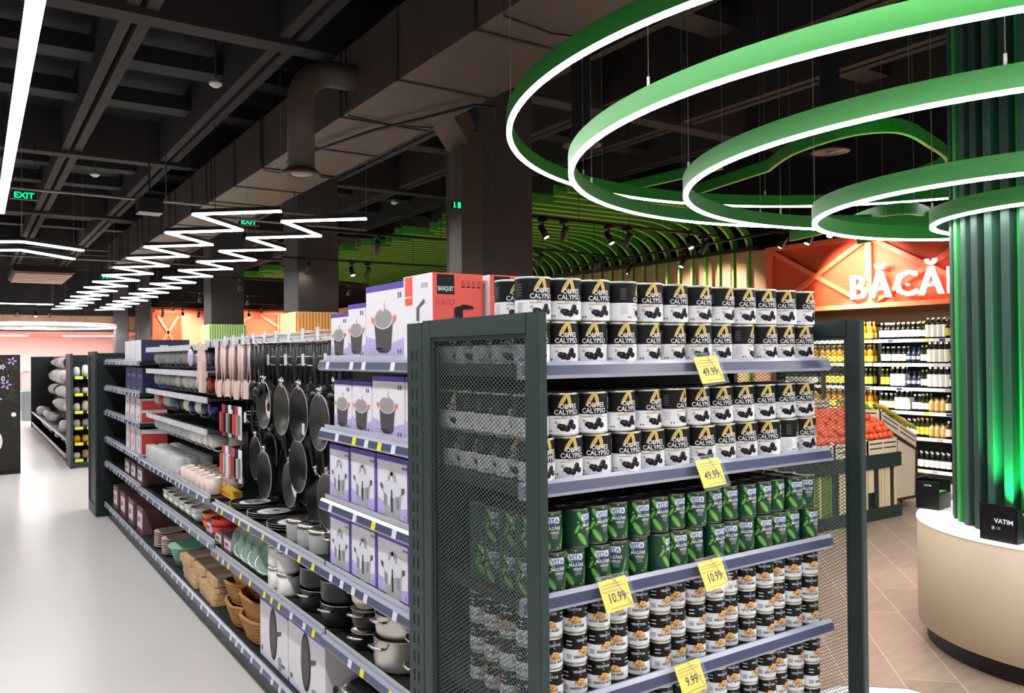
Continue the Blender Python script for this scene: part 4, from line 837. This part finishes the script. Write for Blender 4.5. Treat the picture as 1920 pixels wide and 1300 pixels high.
t = thing('cling_film_box', 'long yellow box lying behind the first crepe pan', 'carton', (1.4, 5.3, .888)); m = MB(); m.box(0, 0, 0, .06, .45, .05, 'yellow'); m.obj('box', t); m = MB(); m.rect(-.4, -.05, .012, .03, 'orange_print', FX(0), 1); m.obj('print', t)
# base shelf
def basket():
    t = thing('wicker_basket', 'x', 'basket'); m = MB()
    for k in range(7):
        z = .012+.02*k; a = .12+.006*k; b = .15+.008*k; P = [(a*math.cos(2*PI*i/24)*(1+.13*abs(math.sin(4*PI*i/24))), b*math.sin(2*PI*i/24)*(1+.13*abs(math.sin(4*PI*i/24))), z+.003*(i % 2)) for i in range(24)]
        m.tube(P, .011, 6, 'wicker', True)
    m.lathe([(0, .004), (.13, .004), (.13, .012), (0, .012)], 20, 'wicker'); m.obj('woven_body', t)
    m = MB()
    for s in (-1, 1): m.tube([(0+s*.0-.06, s*.195, .135), (-.03, s*.2, .165), (.03, s*.2, .165), (.06, s*.195, .135)], .01, 6, 'wicker')
    m.obj('handles', t); return t
KB = Kind(basket())
for i, (y, z, x, rx, rz) in enumerate(((4.72, .172, 1.47, 0, 5), (4.72, .29, 1.47, 4, 8), (5.08, .172, 1.47, 0, -6), (5.08, .29, 1.48, -5, 3), (5.0, .37, 1.5, 5, 10))):
    KB.put((x, y, z), rot=(R(rx), 0, R(rz)), label='woven wicker basket on the base shelf, %s' % ('lower of the near stack', 'upper of the near stack', 'lower of the far stack', 'middle of the far stack', 'tilted one on top')[i], group='wicker baskets on the base shelf')
for i in range(6):
    t = thing('cutting_board', 'wooden board in film on the base shelf, %s layer, %s stack' % (('bottom', 'middle', 'top')[i % 3], ('near', 'far')[i//3]), 'cutting board', (1.32+.01*(i % 3), 5.5+.5*(i//3), .172+.04*(i % 3)), R(2*(i % 3)-2), 'wooden boards on the base shelf')
    m = MB(); m.cbox(0, 0, 0, .4, .44, .036, 'wood_board', .02); m.obj('board', t); m = MB(); m.box(.05, .08, .036, .16, .2, .037, 'tag_white'); m.obj('sticker', t)
for i in range(3):
    t = thing('kraft_packet', 'pale kraft packet in film lying on the wooden boards, %s' % nth(i), 'packet', (1.33, 5.5+.33*i, .295), R(4*i-3), 'kraft packets'); m = MB(); m.cbox(0, 0, 0, .3, .28, .05, 'kraft', .02); m.obj('packet_body', t); m = MB(); m.box(.04, .03, .05, .2, .12, .051, 'tag_white'); m.obj('sticker', t)
t = thing('plastic_basin', 'mint green plastic basin on the base shelf beside the wooden boards', 'basin', (1.47, 6.75, .172)); m = MB(); m.lathe([(0, 0), (.12, 0), (.165, .15), (.18, .155), (.18, .165), (.155, .165), (.115, .01), (0, .01)], 32, 'mint'); m.obj('basin_body', t); m = MB(); m.lathe([(0, .175), (.15, .172), (.178, .166)][::-1], 32, 'mint'); m.obj('lid', t)
m = MB(); m.lathe([(0, 0), (.08, 0), (.135, .018), (.133, .02), (.078, .005), (0, .005)], 28, 'plate'); PL = m.mesh('plate')
for i in range(7):
    for j in range(2):
        o = bpy.data.objects.new('plate', PL); COL.objects.link(o); o.location = (1.46, 7.2+.32*j, .172+.02*i); tag(o, 'dusty pink plate on the base shelf, %s from the bottom of the %s stack' % (nth(i), ('near', 'far')[j]), 'plate', 'plates stacked on the base shelf')
for i in range(6): KW.put((1.42, 6.15+.2*i, .613), 0, 'white bowl on the fifth shelf, lower one, %s from the pans' % nth(i), 'white bowls'); KW.put((1.42, 6.15+.2*i, .65), 0, 'white bowl on the fifth shelf, nested on another, %s from the pans' % nth(i), 'white bowls')
KR = Kind(bowl('mug_red', .1, .08)); KO = Kind(bowl('orange_print', .1, .08))
for i in range(2): KR.put((1.42, 5.52+.0*i, .613+.05*i), 0, 'red bowl on the fifth shelf under the yellow box, %s' % ('lower', 'upper')[i], 'red bowls'); KO.put((1.42, 5.76, .613+.05*i), 0, 'orange bowl beside the red bowls, %s' % ('lower', 'upper')[i], 'orange bowls')
for i in range(4): carton('glass_set_box', 'box of dark glassware on the far base shelf, %s' % nth(i), .3, .32, .24, 'darkbox', 'boxes on the far base shelf').location = (1.33, 8.1+.5*i, .172)
for i in range(3): carton('glass_set_box', 'dark box on the base shelf behind the plates, %s' % nth(i), .24, .17, .2, 'darkbox', 'boxes on the far base shelf').location = (1.62, 6.3+.4*i, .172)
# mugs and racks
def mug(mt, r=.052, h=.11):
    t = thing('mug', 'x', 'mug'); m = MB(); m.lathe([(0, 0), (r*.85, 0), (r, .01), (r, h), (r*.95, h), (r*.93, .008), (0, .006)], 22, mt); m.obj('mug_body', t)
    m = MB(); m.tube([(r-.003, 0, h*.8), (r+.022, 0, h*.78), (r+.028, 0, h*.5), (r+.018, 0, h*.25), (r-.003, 0, h*.2)], .005, 6, mt); m.obj('handle', t); return t
KM = {k: Kind(mug(k)) for k in ('glass', 'ceramic', 'mug_navy', 'mug_red', 'mug_slate', 'mug_dark', 'ceramic_pink')}
nm = {'glass': 'clear glass', 'ceramic': 'white', 'mug_navy': 'navy blue', 'mug_red': 'red', 'mug_slate': 'slate grey', 'mug_dark': 'dark', 'ceramic_pink': 'pale printed'}
seq = [['mug_slate', 'ceramic', 'ceramic', 'glass', 'glass', 'glass', 'glass', 'glass', 'glass', 'glass', 'glass', 'glass', 'glass', 'glass'],
       ['mug_red', 'ceramic', 'ceramic', 'ceramic', 'ceramic', 'glass', 'ceramic', 'glass', 'glass', 'glass', 'glass', 'glass', 'glass', 'glass'],
       ['mug_navy', 'mug_navy', 'ceramic', 'mug_navy', 'ceramic', 'mug_dark', 'mug_dark', 'mug_slate', 'glass', 'glass', 'mug_red', 'glass', 'glass', 'glass'],
       ['ceramic', 'ceramic', 'ceramic', 'ceramic', 'glass', 'glass', 'glass', 'glass', 'glass', 'glass', 'glass', 'glass', 'glass', 'glass']]
for k, z in enumerate((1.86, 1.68, 1.51, 1.3)):
    m = MB(); m.box(1.3, 5.5, z, 1.7, 7.65, z+.006, 'shelf'); m.box(1.29, 5.5, z-.012, 1.298, 7.65, z+.03, 'steel_br')
    for i in range(30): m.box(1.286, 5.52+.072*i, z-.01, 1.29, 5.55+.072*i, z+.028, 'tag_white')
    m.tube([(1.7, 5.6, z), (1.8, 5.6, z)], .006, 5, 'steel'); m.tube([(1.7, 7.5, z), (1.8, 7.5, z)], .006, 5, 'steel'); m.obj('mug_rack', bayC)
    for i in range(12):
        s = seq[k][i]
        for j in range(2 if i < 5 else 1):
            KM[s].put((1.36+.12*j, 5.72+.168*i, z-.06), rot=(R(-78), R(90), R(-62+(i*37) % 30-15)), label='%s mug hanging under the %s mug rack, %s from the spoons, %s line' % (nm[s], ('top', 'second', 'third', 'lowest')[k], nth(i), ('front', 'back')[j]), group='mugs hanging under the racks')
for i in range(6): KM['ceramic_pink'].put((1.36, 5.62+.15*i, .888), R(30*i), 'pale printed mug standing on the glassware shelf, %s from the pans' % nth(i), 'mugs standing on the glassware shelf'); KM['ceramic_pink'].put((1.49, 5.66+.15*i, .888), R(30*i), 'pale printed mug in the second line of the glassware shelf, %s from the pans' % nth(i), 'mugs standing on the glassware shelf')
KT = Kind(jar(.045, .13, 'glass'))
for j in range(3):
    for i in range(12): KT.put((1.36+.1*j, 6.65+.108*i, .888), 0, 'clear drinking glass on the glassware shelf, %s from the printed mugs, %s line' % (nth(i), ('front', 'second', 'third')[j]), 'drinking glasses')
# ------------------------------------------------------------------ second gondola far along the aisle
t = thing('shelving_bay', 'second gondola farther down the aisle with textiles and bagged goods', 'shop shelf', (0, 0, 0))
m = MB(); m.box(1.9, 15.8, .02, 1.95, 25, 1.86, 'frame_dark'); m.obj('back_panel', t); m = MB(); m.box(1.42, 15.1, .002, 2.5, 25, .14, 'frame'); m.obj('base', t)
m = MB(); m.box(1.39, 15.04, .003, 1.43, 15.75, 1.88, 'frame'); m.obj('side_frame', t); m = MB(); m.box(2.55, 15.04, .003, 2.59, 15.75, 1.88, 'frame'); m.obj('side_frame', t); m = MB(); m.box(1.43, 15.7, .02, 2.55, 15.75, 1.86, 'frame_dark'); m.obj('back_panel', t); m = MB(); m.box(1.39, 24.9, .003, 1.95, 25, 1.86, 'frame_dark'); m.obj('side_frame', t)
for k, z in enumerate((1.5, 1.22, .93, .67, .41, .14)):
    m = MB(); m.box(1.43, 15.1, z-.03, 2.55, 15.7, z, 'shelf'); s = m.obj('shelf', t)
    for i in range(6): m = MB(); m.box(1.46+.18*i, 15.085, z-.04, 1.58+.18*i, 15.098, z+.01, 'tag_yellow'); m.obj('price_label', s)
for z in (.42, .14): m = MB(); m.box(1.42, 15.8, z-.03, 1.9, 24.9, z, 'shelf'); m.box(1.4, 15.8, z-.04, 1.42, 24.9, z+.005, 'rail_bright'); m.obj('shelf', t)
rnd = random.Random(5)
cm = ['ceramic', 'lab_cream', 'ceramic_pink', 'fabric', 'yellow', 'tag_white', 'kraft', 'grey_print']
for k, z in enumerate((1.5, 1.22, .93, .67, .41, .14)):
    for i in range(8):
        x = 1.5+.133*i; h = rnd.uniform(.1, .2) if k != 4 else .12; mt = cm[rnd.randrange(8)] if k != 4 else ('yellow' if i < 4 else 'ceramic')
        m = MB(); m.T = Matrix.Rotation(rnd.uniform(-.3, .3), 4, 'Z'); a = .055; m.lathe([(0, 0), (a, .005), (a*1.05, h*.5), (a*.8, h*.9), (a*.3, h), (0, h)], 10, mt); o = m.obj('goods_pouch', None, (x, 15.25, z+.001))
        tag(o, 'small bagged item, %s from the aisle on the %s shelf of the far gondola end' % (nth(i), ('top', 'second', 'third', 'fourth', 'fifth', 'base')[k]), 'packaged item', 'bagged goods on the far gondola end')
for r, (z, x) in enumerate(((1.62, 1.5), (1.35, 1.5), (1.08, 1.5), (.8, 1.55), (.42, 1.55), (.14, 1.6))):
    for i in range(9 if r > 3 else 5):
        m = MB(); q = rnd.uniform(.65, 1.2); m.sphere((0, 0, .11), .13*q, ('fabric', 'fabric_dark', 'fabric', 'ceramic', 'fabric')[rnd.randrange(5)], 12, 8, rnd.uniform(.6, .9), rnd.uniform(.8, 1.2), rnd.uniform(.9, 1.4))
        o = m.obj('cushion', None, (x+rnd.uniform(-.03, .03), 16.2+(.92 if r > 3 else .7)*i+rnd.uniform(-.1, .1), z)); tag(o, 'textile bundle, %s along the far gondola side, %s row from the top' % (nth(i), nth(r)), 'textile', 'textile bundles on the far gondola side')
# poster stand on the left
t = thing('poster_stand', 'dark free-standing poster panel with purple and white flowers at the left', 'poster stand', (0, 0, 0))
m = MB(); m.box(-.75, 15.0, .02, .69, 15.05, 1.87, 'slot'); m.box(-.75, 14.95, .005, .69, 15.1, .03, 'slot'); m.obj('panel', t)
m = MB(); F = lambda k: FY(15.0, .002+.001*k); m.rect(-.73, .67, .05, 1.85, 'poster', F(0))
for i in range(260): m.ell(rnd.uniform(-.7, .64), 1.83-1.1*rnd.random()**1.6, .04, .012, 'leaf', F(1), 6, rnd.uniform(0, 3))
for cx, cy, q, mt in ((.58, 1.77, .06, 'petal'), (.5, 1.4, .07, 'petal'), (.1, 1.6, .06, 'petal_w'), (.45, 1.68, .04, 'petal_w'), (-.2, 1.3, .06, 'petal'), (.4, 1.18, .04, 'petal_w'), (.2, 1.8, .04, 'petal')):
    for a in range(5): m.ell(cx+q*.7*math.cos(a*1.257), cy+q*.7*math.sin(a*1.257), q*.45, q*.25, mt, F(2), 8, a*1.257)
m.ell(.6, .93, .035, .035, 'petal_w', F(3), 14); m.text('0', .11, .46, 1.46, 'white_print', F(3)); m.text("'", .1, .53, 1.48, 'white_print', F(3)); m.ell(.36, .52, .09, .16, 'petal_w', F(3), 18); m.obj('poster_print', t)
m = MB(); m.box(.35, 15.5, 0, .4, 15.55, 2.0, 'frame'); m.box(.1, 15.5, 1.94, .4, 15.55, 2.0, 'frame'); tag(m.obj('gate_post'), 'dark square frame post rising behind the poster panel', 'post')
# far food counters
t = thing('glass_counter', 'rounded glass refrigerated counter at the far end of the left aisle', 'refrigerated counter', (0, 0, 0)); m = MB(); m.cbox(1.3, 27.5, .0, 2.6, 28.6, .85, 'case', .1); m.obj('base', t); m = MB(); m.cbox(1.32, 27.55, .85, 2.55, 28.5, 1.38, 'glass', .1); m.obj('glass_hood', t)
t = thing('meat_counter', 'long pinkish lit meat counter along the far wall', 'refrigerated counter', (0, 0, 0)); m = MB(); m.box(-4, 33.8, 0, 6, 35, .8, 'case'); m.obj('base', t); m = MB(); m.box(-4, 33.9, .8, 6, 34.9, 1.15, 'meat'); m.obj('display_tray', t)
for i in range(10): m = MB(); m.sphere((0, 0, .1), .16, 'meat' if i % 3 else 'ceramic', 10, 6, .8, 1.2, .8); tag(m.obj('meat_cut', None, (-2+.75*i, 34.2, 1.15)), 'piece of meat on the far counter, %s from the left' % nth(i), 'meat', 'meat on the far counter')
t = thing('ring_light', 'flat white ring light hanging before the far left food counters', 'ring light', (1.9, 29.8, 2.8)); m = MB(); m.lathe([(2.1, .02), (2.2, .02), (2.2, .1), (2.1, .1), (2.1, .02)], 80, 'white_plastic'); m.obj('ring_frame', t); m = MB(); m.lathe([(2.1, 0), (2.2, 0), (2.2, .02), (2.1, .02), (2.1, 0)], 80, 'led'); m.obj('led_strip', t); m = MB()
for k in range(6): m.tube([(2.15*math.cos(k*1.05), 2.15*math.sin(k*1.05), .1), (2.15*math.cos(k*1.05), 2.15*math.sin(k*1.05), 2.2)], .004, 4, 'cable')
m.obj('suspension_cable', t)
for i, x in enumerate((-5, -2, 1, 4)):
    t = thing('linear_light', 'bright ceiling light panel inside the far food hall, %s from the left' % nth(i), 'ceiling light', (x, 36, 2.68), 0, 'far food hall lights'); m = MB(); m.box(-.9, -.3, 0, .9, .3, .03, 'hall_led'); m.obj('diffuser', t); m = MB(); m.box(-.95, -.35, .01, .95, .35, .045, 'white_plastic'); m.obj('housing', t)
# ------------------------------------------------------------------ grocery wall on the right
SX = 10.92
t = thing('wall_sign', 'orange red shop fascia reading BĂCĂNIE in glowing letters with crossed braces', 'shop sign', (0, 0, 0))
m = MB(); m.box(SX+.02, 1.5, 2.44, SX+.1, 8.72, 3.5, 'orange_wall')
for i in range(35): m.box(SX+.012, 1.5, 2.45+.03*i, SX+.02, 8.72, 2.462+.03*i, 'orange_wall')
m.obj('backing_board', t); m = MB(); FXX = SX-.03
for z in (2.46, 3.47): m.box(FXX-.02, 1.5, z-.035, FXX+.05, 8.76, z+.035, 'truss')
for i in range(5): y = 8.7-1.77*i; m.box(FXX-.01, y-.05, 2.46, FXX+.05, y+.05, 3.47, 'truss')
for i in range(4):
    y = 8.7-1.77*i
    m.bar((FXX+.02, y, 2.47), (FXX+.02, y-1.77, 3.46), .05, .07, 'truss'); m.bar((FXX+.005, y, 3.46), (FXX+.005, y-1.77, 2.47), .05, .07, 'truss')
m.obj('truss', t)
for i, (c, y) in enumerate(zip('BĂCĂNIE', (7.06, 6.71, 6.33, 5.97, 5.58, 5.3, 5.05))):
    m = MB(); F = lambda u, v: (10.78, y-u, v); G = lambda u, v: (10.84, y-u, v)
    vs, fs = text_mesh(c, .008); S = .5; a = m.av([(10.79, y-p[0]*S, 2.565+p[1]*S) for p in vs]); b = m.av([(10.85, y-p[0]*S, 2.565+p[1]*S) for p in vs])
    cnt = {}
    for f in fs:
        m.af([a+k for k in f], 'letter'); m.af([b+k for k in f][::-1], 'white_plastic')
        for k in range(len(f)): e = (f[k], f[(k+1) % len(f)]); cnt[tuple(sorted(e))] = cnt.get(tuple(sorted(e)), 0)+1
    for (p, q), n in cnt.items():
        if n == 1: m.af((a+p, a+q, b+q, b+p), 'letter')
    m.box(10.85, y-.02, 2.7, 10.9, y+.02, 2.74, 'white_plastic'); m.obj('letter', t)
def wbay(label, y0, y1):
    t = thing('wall_shelving', label, 'shop shelf', (0, 0, 0), 0, 'grocery wall shelving')
    m = MB(); m.box(11.42, y0, .003, 11.46, y1, 2.2, 'frame_dark'); m.obj('back_panel', t); m = MB(); m.box(SX+.03, y0, .003, 11.42, y1, .13, 'slot'); m.obj('base', t)
    for y in (y0, y1-.03): m = MB(); m.box(11.1, y, .13, 11.42, y+.03, 2.15, 'slot'); m.obj('upright', t)
    for k, z in enumerate(WZ):
        m = MB(); m.box(SX+.01, y0+.03, z-.03, 11.42, y1-.03, z, 'slot'); s = m.obj('shelf', t)
        m = MB(); m.box(SX-.01, y0+.01, z-.042, SX+.01, y1-.01, z+.004, 'shelf_white'); m.obj('price_rail', s)
        y = y0+.05
        while y < y1-.15:
            c = ('tag_yellow', 'grey_print', 'navy_lt', 'tag_white')[random.randrange(4)]
            if c+'w' not in LBM: LBM[c+'w'] = MB().box(-.002, 0, -.036, 0, .08, -.002, c).mesh('price_label')
            o = bpy.data.objects.new('price_label', LBM[c+'w']); COL.objects.link(o); o.parent = s; o.location = (SX-.01, y, z); y += random.choice((.17, .22, .3))
        m = MB(); m.box(SX+.03, y0+.05, z-.04, SX+.06, y1-.05, z-.031, 'lightbox') if k < 4 else None
        if k < 4: m.obj('shelf_light', s)
    return t
WZ = [1.96, 1.62, 1.28, .95, .6, .16]
wbay('grocery wall shelving with dark bottles just left of the ribbed column', 4.2, 6.9); wbay('grocery wall shelving with golden oil bottles behind the mesh side', 6.9, 8.9); wbay('grocery wall shelving hidden mostly behind the ribbed column', 1.8, 4.2)
def bottle(name, r, h, neck, body, cap, lab_, lz=(.15, .55), cat='bottle'):
    t = thing(name, 'x', cat); m = MB(); s = h*neck
    m.lathe([(0, 0), (r, .004), (r, s*.92), (r*.8, s*.92+.018), (r*.34, s*.92+.042), (r*.3, h)], 14, body); m.obj('bottle_body', t)
    m = MB(); m.lathe([(r*.4, h-.025), (r*.42, h), (0, h+.002)], 10, cap); m.obj('cap', t)
    m = MB(); m.lathe([(r+.0008, h*lz[0]), (r+.0008, h*lz[1])], 14, lab_); m.obj('label', t); return t
BT = {'oil': (bottle('oil_bottle', .042, .27, .68, 'oil', 'oil_cap', 'lab_yellow', (.1, .4)), 'golden oil bottle with yellow cap'),
      'wine': (bottle('vinegar_bottle', .034, .24, .62, 'bottle_dark', 'cap_white', 'cap_white'), 'dark bottle with white label and white cap'),
      'tall': (bottle('olive_oil_bottle', .036, .29, .66, 'bottle_dark', 'cap_white', 'cap_white', (.08, .66)), 'tall dark bottle with large white label'),
      'navy': (bottle('vinegar_bottle', .034, .23, .62, 'lab_navy', 'lab_navy', 'grey_print', (.25, .45)), 'navy bottle with small pale label'),
      'green': (bottle('olive_oil_bottle', .026, .25, .66, 'bottle_olive', 'cap_green', 'cap_white', (.15, .5)), 'slim bottle with bright green cap'),
      'kraft': (bottle('sauce_bottle', .036, .21, .68, 'lab_kraft', 'bottle_dark', 'lab_kraft'), 'kraft labelled bottle with dark cap'),
      'yel': (bottle('olive_oil_bottle', .03, .26, .66, 'bottle_olive', 'oil_cap', 'lab_yellow'), 'dark bottle with yellow label and cap'),
      'cream': (bottle('olive_oil_bottle', .034, .24, .6, 'bottle_olive', 'cap_white', 'lab_cream'), 'olive bottle with cream label'),
      'jar': (bottle('sauce_jar', .04, .16, .78, 'honey', 'bottle_dark', 'lab_kraft', (.2, .7)), 'orange jar with dark lid')}
BK = {k: Kind(v[0]) for k, v in BT.items()}
rows = [['wine']*0+['tall']*0, ]
plan = {0: [('cream', 4.4, 3), ('yel', 5.72, 3), ('tall', 5.88, 4), ('green', 6.16, 2), ('wine', 6.24, 3), ('wine', 6.46, 4), ('wine', 6.72, 2), ('oil', 6.98, 9), ('oil', 7.9, 9)],
        1: [('cream', 4.4, 3), ('yel', 5.72, 2), ('tall', 5.86, 4), ('green', 6.14, 2), ('navy', 6.24, 3), ('wine', 6.46, 3), ('wine', 6.7, 2), ('oil', 6.98, 9), ('oil', 7.9, 9)],
        2: [('cream', 4.4, 3), ('cream', 5.72, 2), ('tall', 5.86, 4), ('green', 6.14, 2), ('navy', 6.24, 3), ('tall', 6.48, 3), ('yel', 6.72, 2), ('yel', 6.98, 12), ('green', 7.9, 10)],
        3: [('cream', 4.4, 3), ('cream', 5.7, 3), ('kraft', 5.92, 3), ('green', 6.14, 2), ('wine', 6.24, 2), ('tall', 6.42, 3), ('cream', 6.66, 3), ('oil', 6.98, 9), ('jar', 7.9, 9)],
        4: [('cream', 4.4, 3), ('cream', 5.7, 3), ('kraft', 5.92, 3), ('yel', 6.14, 3), ('wine', 6.32, 3), ('kraft', 6.56, 4), ('jar', 6.98, 9), ('yel', 7.9, 10)],
        5: [('wine', 5.3, 4), ('wine', 5.7, 9), ('jar', 6.5, 4), ('jar', 6.98, 4)]}
for k, L in plan.items():
    c = -1
    for kind, y0, n in L:
        r = {'oil': .1, 'tall': .078, 'wine': .075, 'navy': .075, 'green': .06, 'kraft': .08, 'yel': .068, 'cream': .076, 'jar': .09}[kind]
        for i in range(n):
            y = y0+r*i
            c += 1
            for j in range(2):
                BK[kind].put((SX+.07+.1*j, y, WZ[k]+.001), random.uniform(0, 6), '%s, %s wall shelf, %s from right, %s line' % (BT[kind][1], ('top', 'second', 'third', 'fourth', 'fifth', 'base')[k], nth(c), ('front', 'back')[j]), 'bottles on the grocery wall shelves')
#
# ------------------------------------------------------------------ produce stand
t = thing('produce_stand', 'dark green produce stand with cream and green vertical stripes', 'produce stand', (0, 0, 0))
m = MB(); m.box(5.6, 5.08, .02, 8.45, 6.3, .58, 'stand_green'); m.obj('cabinet', t)
m = MB(); m.box(5.58, 5.03, .55, 8.47, 5.1, .7, 'stand_green'); m.box(5.58, 5.03, .0, 8.47, 5.1, .13, 'stand_green'); m.obj('frame', t)
m = MB(); x = 5.64; rnd = random.Random(11)
while x < 8.4:
    w_ = rnd.choice((.03, .05, .07, .1)); k = rnd.random(); mt = 'stripe_cream' if k < .62 else ('stripe_green' if k < .78 else 'stand_green')
    z0 = .13 if rnd.random() < .75 else .3; m.box(x, 5.05, z0, x+w_, 5.08, .55, mt); x += w_+.012
m.obj('stripes', t)
def crate(label, x0, x1, y0, y1, z0, z1, axis):     # sloped slatted crate; axis along which it rises
    t = thing('produce_crate', label, 'crate', (0, 0, 0), 0, 'pale slatted produce crates'); m = MB(); h = .15
    if axis == 'y':
        A = [(x0, y0, z0), (x1, y0, z0), (x1, y1, z1), (x0, y1, z1)]
    else: A = [(x0, y0, z0), (x1, y0, z1), (x1, y1, z1), (x0, y1, z0)]
    A = [Vector(a) for a in A]; up = Vector((0, 0, h))
    def wall(p, q, mt='crate'):
        d = (q-p).normalized(); n = Vector((-d.y, d.x, 0)).normalized()*.012
        b = m.av([p, q, q+up, p+up, p+n, q+n, q+n+up, p+n+up])
        for f in ((0, 1, 2, 3), (7, 6, 5, 4), (3, 2, 6, 7), (0, 4, 5, 1), (0, 3, 7, 4), (1, 5, 6, 2)): m.af([b+k for k in f], mt)
    for i in range(4): wall(A[i], A[(i+1) % 4])
    b = m.av(A); m.af((b, b+1, b+2, b+3), 'crate'); s = m.obj('crate_body', t); m = MB()
    for i in (0, 1, 3):
        p, q = A[i], A[(i+1) % 4]; d = (q-p); n = Vector((d.normalized().y, -d.normalized().x, 0))*.002
        for f0, f1 in ((.06, .47), (.53, .94)):
            for v in (.35, .7):
                a = p+d*f0+up*v+n; c = p+d*f1+up*v+n; m.poly([a, c, c+Vector((0, 0, .014)), a+Vector((0, 0, .014))], 'crate_slot')
    m.obj('slots', t); return t
for i in range(5): crate('pale slatted crate full of oranges, %s from the right end of the stand' % nth(4-i), 5.62+.565*i, 5.62+.565*i+.55, 5.05, 5.75, .7, .98, 'y')
crate('upper pale crate with yellow fruit behind the oranges, left', 7.2, 7.8, 5.9, 6.4, 1.08, 1.2, 'y'); crate('upper pale crate with yellow fruit behind the oranges, right', 7.85, 8.45, 5.9, 6.4, 1.08, 1.2, 'y')
crate('pale crate of bananas sloping down at the right end of the stand', 8.55, 9.28, 5.32, 6.1, .98, .66, 'x')
t = thing('sloped_cabinet', 'cream panelled cabinet with sloped top under the banana crate', 'cabinet', (0, 0, 0))
m = MB(); m.prism([(8.5, .1), (9.26, .1), (9.28, .64), (8.5, .95)], 5.34, 6.1, 'panel_cream', 'Y'); m.obj('body', t); m = MB(); m.prism([(9.26, .08), (9.3, .08), (9.32, .63), (9.28, .64)], 5.33, 6.1, 'crate_slot', 'Y'); m.prism([(8.5, .95), (9.28, .63), (9.28, .655), (8.5, .975)], 5.33, 6.1, 'crate_slot', 'Y'); m.box(8.5, 5.33, .07, 9.3, 6.1, .1, 'crate_slot'); m.obj('trim', t)
m = MB()
for x in (8.6, 9.18): m.can(.03, .07, 10, 'steel', (x, 5.45, 0)); m.can(.03, .07, 10, 'steel', (x, 6.0, 0))
m.obj('castors', t)
m = MB(); m.box(9.2, 5.95, .95, 9.24, 5.99, 1.6, 'crate_slot'); m.box(8.4, 5.95, 1.56, 9.24, 5.99, 1.6, 'crate_slot'); m.box(8.42, 5.95, .98, 8.46, 5.99, 1.6, 'crate_slot'); tag(m.obj('sign_frame'), 'dark square price frame standing behind the bananas', 'frame')
m = MB(); m.sphere((0, 0, .042), .043, 'orange_fruit', 12, 8, .95); OR = m.mesh('orange')
rnd = random.Random(2); c = 0; oc = {}
for layer in range(2):
    for i in range(30):
        for j in range(8):
            if c >= 296: break
            x = 8.38-.085*i+.03*(layer); y = 5.12+.084*j+.03*layer
            if x < 5.8 or (layer and (j > 5 or rnd.random() < .35)): continue
            if layer == 0 and i > 26: continue
            z = .75+.4*(y-5.05)+.06*layer+rnd.uniform(0, .015)+.05
            o = bpy.data.objects.new('orange', OR); COL.objects.link(o); o.location = (x+rnd.uniform(-.01, .01), y, z); o['category'] = 'orange'; o['group'] = 'oranges heaped in the crates'
            o['label'] = 'orange, %s layer, %s from the right, %s row from the front crate edge' % (('lower', 'upper')[layer], nth(i), nth(j)); c += 1
def bunch(mt):
    t = thing('banana_bunch', 'x', 'bananas'); m = MB()
    for i in range(5):
        a = (i-2)*.28; P = [(0, 0, .09), (.05*math.cos(a), .05*math.sin(a)+.0, .1), (.12*math.cos(a), .12*math.sin(a), .07), (.17*math.cos(a), .17*math.sin(a), .015)]
        m.tube(P, [.008, .018, .019, .008], 8, mt)
    m.obj('bananas', t); m = MB(); m.tube([(0, 0, .09), (-.02, 0, .105)], .012, 6, 'stalk'); m.obj('stalk', t); return t
KA = [Kind(bunch('banana')), Kind(bunch('banana_green'))]
for i in range(4):
    for j in range(3): KA[(i+j) % 2].put((8.66+.18*i, 5.46+.23*j, 1.12-.42*(.18*i+.1)+.02*j), R(-20+15*j), 'bunch of yellow green bananas in the sloped crate, %s from the top, %s row' % (nth(i), nth(j)), 'bananas in the sloped crate')
for i in range(6): KA[0].put((7.32+.19*i, 6.1, 1.24+.0*i), R(-90+9*i), 'bunch of bananas in the upper crates behind the oranges, %s from the left' % nth(i), 'bananas in the upper crates')
